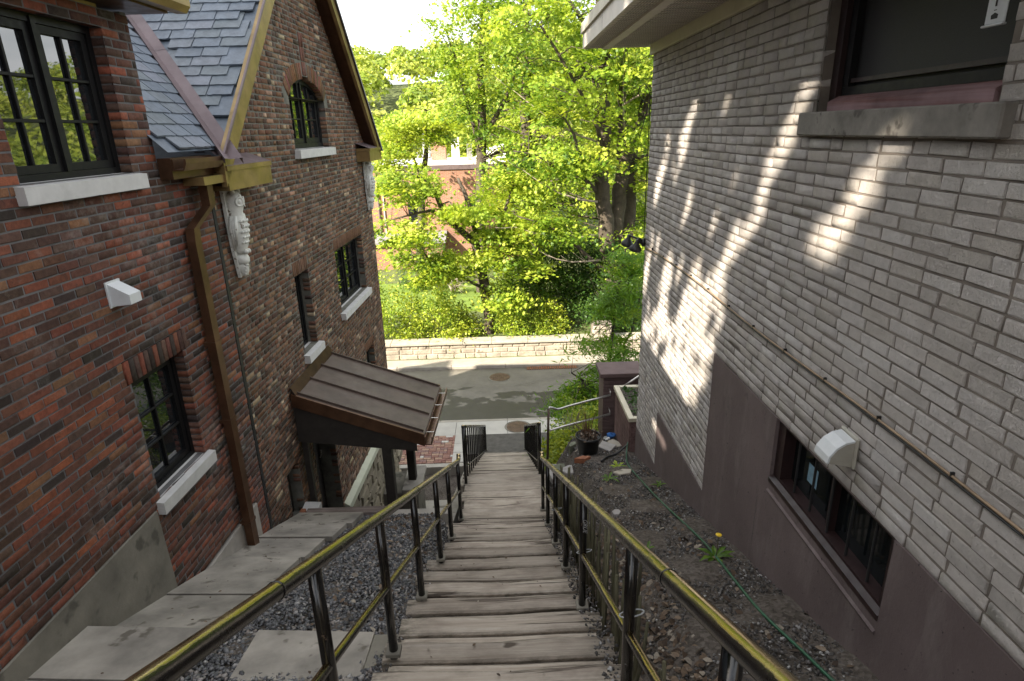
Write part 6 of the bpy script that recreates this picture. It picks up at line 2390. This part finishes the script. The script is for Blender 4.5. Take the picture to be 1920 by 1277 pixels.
shrub('thicket', 'dark undergrowth at the foot of the many-stemmed maple', (4.2, 24.6, -7.7), [((4.2, 23.0, -6.9), (1.3, .6, .9), 60, .1), ((3.3, 24.8, -5.6), (1.4, .7, 1.6), 90, .1)], LEAF_D, .11, 55, .24, 'oval', 14)
shrub('thicket', 'mid green thicket right of the slender maple trunk', (.9, 26.0, -7.7), [((.6, 25.8, -6.4), (1.3, .8, 1.1), 70, .1), ((5.6, 26.5, -5.5), (2.0, .8, 2.4), 90, .1)], LEAF_B, .11, 50, .26, 'oval', 14)
t = shrub('evergreen_shrub', 'dark dense evergreen in front of the far brick house', (-4.4, 30.4, -7.6), [((-4.4, 30.2, -6.6), (.85, .7, 1.1), 60, .5)], LEAF_D, .14, 60, .2, 'thin', 6)
shrub('evergreen_shrub', 'narrow dark green conifer beside the dense evergreen', (-3.2, 30.6, -7.6), [((-3.2, 30.4, -6.2), (.5, .5, 1.3), 40, .4)], LEAF_C, .14, 50, .18, 'thin', 6)
t = thing('bare_bush', 'leafless pale brown bush on the lawn behind the shrubs', 'bush', (-2.5, 29.2, -7.6))
m = MB()
for i in range(60):
    a, L = random.uniform(0, 6.28), random.uniform(.5, 1.15)
    e_ = random.uniform(.2, 1.2)
    p0 = Vector((-2.5, 29.2, -7.5))
    d = Vector((math.cos(a) * math.cos(e_), math.sin(a) * math.cos(e_), math.sin(e_)))
    m.tube([p0, p0 + d * L * .5 + Vector((0, 0, .15)), p0 + d * L + Vector((0, 0, -.05))], [.018, .012, .005], 4, False)
part('twigs', m, 'bark_pale', t)

# feathery maple and ground cover below the right building
cut_st = [[(2.75, 14.0, -8.2, .07), (2.6, 13.8, -6.8, .06), (2.5, 13.7, -5.4, .045), (2.6, 13.6, -3.9, .03), (2.8, 13.6, -2.6, .015)], [(2.6, 13.8, -6.6, .04), (2.0, 13.3, -5.8, .03), (1.5, 12.9, -5.3, .015)], [(2.5, 13.7, -5.6, .035), (3.0, 13.6, -4.6, .025), (3.2, 13.6, -3.6, .012)]]
tree('cutleaf_maple', 'feathery cutleaf maple between the street and the pale building', (2.75, 14.0, -8.2), cut_st,
     [((1.95, 13.0, -6.0), (.75, .7, .45), 26, .1), ((2.35, 13.2, -5.0), (.8, .8, .5), 24, .1), ((2.75, 13.4, -3.9), (.65, .8, .55), 22, .1), ((2.95, 13.4, -2.9), (.5, .7, .5), 14, .1), ((2.0, 13.0, -6.9), (.7, .7, .45), 22, .1), ((1.55, 12.8, -5.9), (.55, .5, .25), 14, .1), ((1.8, 12.7, -7.2), (.7, .5, .4), 18, .1), ((2.5, 13.2, -6.2), (.6, .6, .4), 14, .1)],
     LEAF_CUT, .15, 120, .24, kind='thin', flat=.3)
shrub('leafy_shrub', 'green leafy shrub beside the feathery maple at the kerb', (2.3, 12.6, -7.6), [((2.1, 12.2, -6.9), (.8, .7, .6), 36, .1)], LEAF_C, .08, 40, .16, 'maple', 10)
shrub('groundcover', 'lime green ground cover below the steel guard rail', (1.4, 9.8, -6.2), [((1.3, 9.75, -5.45), (.42, .5, .22), 50, .1), ((1.3, 10.7, -5.9), (.5, .6, .3), 40, .1), ((1.75, 10.8, -5.6), (.6, .6, .5), 34, .1), ((1.4, 11.8, -6.6), (.6, .6, .4), 26, .1)], LEAF_COVER, .075, 52, .13, 'oval', 10)
shrub('twiggy_shrub', 'thin reddish twiggy shrub behind the guard rail', (1.15, 10.2, -6.0), [((1.22, 10.2, -4.9), (.28, .4, .45), 16, .1)], LEAF_COVER, .05, 14, .12, 'oval', 14)

# ------------------------------------------------------------------ woods on the hill
n = 26000
X = RNG.uniform(-75, 75, n)
Y = 47 + 85 * RNG.random(n) ** .9
C = np.stack([X, Y, np.array([hill_h(a, b) for a, b in zip(X, Y)])], 1)
# crowns: group the points round tree centres
tc_ = np.stack([RNG.uniform(-78, 78, 900), 46 + 86 * RNG.random(900)], 1)
tr_ = RNG.uniform(1.6, 3.4, 900)
th_ = RNG.uniform(2.6, 5.2, 900)
pick = RNG.integers(0, 900, 150000)
d = RNG.normal(0, 1, (150000, 3))
d /= np.linalg.norm(d, axis=1)[:, None]
rr = RNG.uniform(.72, 1.0, 150000)
P = np.zeros((150000, 3))
P[:, 0] = tc_[pick, 0] + d[:, 0] * rr * tr_[pick]
P[:, 1] = tc_[pick, 1] + d[:, 1] * rr * tr_[pick]
P[:, 2] = np.array([hill_h(a, b) for a, b in tc_])[pick] + th_[pick] + np.abs(d[:, 2]) * rr * tr_[pick] * .95 - .5
nr = d.copy()
nr[:, 2] = np.abs(nr[:, 2]) + .3
rnd = np.clip(.5 + .25 * RNG.normal(0, 1, 900)[pick] + .14 * RNG.normal(0, 1, 150000), 0, 1)
tag(link('hillside_wood', leaves_mesh('hillside_wood', P, .36, LEAF_FAR, 'quad', tilt=.5, N=nr, rnd=rnd)), kind='stuff')

# ------------------------------------------------------------------ big trees behind the camera, up the slope: unseen, crowns shaped to shade the alley
# (wall y, z) ends and width of gaps cut into the crowns to place sun patches on the pale wall
GAPS = [(2.92, -.08, 3.10, -.30, .13), (3.12, -.34, 3.46, -.72, .22), (3.78, .28, 4.05, -.05, .13), (4.05, -.08, 4.35, -.42, .20), (4.30, -.50, 4.78, -.92, .17), (4.75, -.85, 5.25, -1.45, .24), (5.15, -1.45, 5.6, -2.0, .55), (5.55, -1.9, 6.0, -2.5, .95), (5.95, -2.4, 6.6, -3.1, .95),
        (6.6, -1.45, 6.85, -2.0, .30), (6.8, -2.0, 7.2, -2.75, .5), (6.05, .2, 6.2, 0, .13), (6.3, -.1, 6.6, -.45, .22), (6.95, -.2, 7.4, -.85, .18), (4.55, .2, 4.6, .05, .08), (4.52, -.05, 4.56, -.14, .06), (5.2, .25, 5.28, .08, .09), (4.8, -.3, 5.0, -.5, .08), (5.2, -.7, 5.45, -.98, .10), (5.62, -1.2, 5.85, -1.5, .15),
        (7.5, -1.3, 7.75, -2.0, .20), (7.45, -2.2, 7.7, -2.9, .22), (3.55, -.55, 3.7, -.75, .05), (5.95, -.6, 6.3, -1.0, .12), (6.1, -1.3, 6.3, -1.6, .12), (7.1, -1.2, 7.25, -1.5, .1), (3.9, -.75, 4.0, -.85, .05)]


def keep_shade(P):
    t_ = (P[:, 0] - 1.85) / 1.25
    Y_ = P[:, 1] - t_
    Z_ = P[:, 2] + 1.05 * t_
    m_ = np.ones(len(P), bool)
    for ya, za, yb, zb, w2 in GAPS:
        dy, dz = yb - ya, zb - za
        f_ = np.clip(((Y_ - ya) * dy + (Z_ - za) * dz) / (dy * dy + dz * dz), 0, 1)
        m_ &= np.hypot(Y_ - ya - f_ * dy, Z_ - za - f_ * dz) > w2 * .60 + .045
    return m_ | (RNG.random(len(P)) < .012)


for i, (x, y, z0, regs) in enumerate((
    (-9.0, -5.5, 1.5, [((-8.0, -3.9, 7.1), (1.3, 4.8, 3.0), 900, .0)]),
    (-14.0, 0.0, -2.0, [((-13.6, .9, 10.6), (2.0, 4.6, 3.4), 420, .0)]))):
    lab = ('dense leafy tree up the slope behind the red brick house', 'dense leafy tree in the garden left of the red brick house')[i]
    h = regs[0][0][2]
    tree('shade_tree', lab, (x, y, z0), [[(x, y, z0 - 1, .45), (x + .1, y, z0 + 4, .36), (regs[0][0][0], y, h, .2), (regs[0][0][0], y, h + 2, .08)]], regs, LEAF_C, .15 if i == 0 else .22, 46, .32 if i == 0 else .42, kind='quad', twigs=False, keep=keep_shade, group='trees left of the red brick house')
# neighbouring gabled house further left along the street
t = thing('neighbour_house', 'gabled brick house to the left of the red brick house', 'house', (-16, 6, GZ))
part('wall', MB().box(-18.3, -12.3, 2, 11, GZ, .25), 'far_brick', t)
part('gable', MB().prism([(-18.3, .25), (-12.3, .25), (-15.3, 2.85)], 'y', 2.01, 10.99), 'far_brick', t)
part('roof', MB().add([(-12.1, 1.9, .1), (-12.1, 11.1, .1), (-15.3, 11.1, 2.9), (-15.3, 1.9, 2.9), (-18.5, 1.9, .1), (-18.5, 11.1, .1)], [(0, 1, 2, 3), (3, 2, 5, 4)]), 'grey_roof', t)
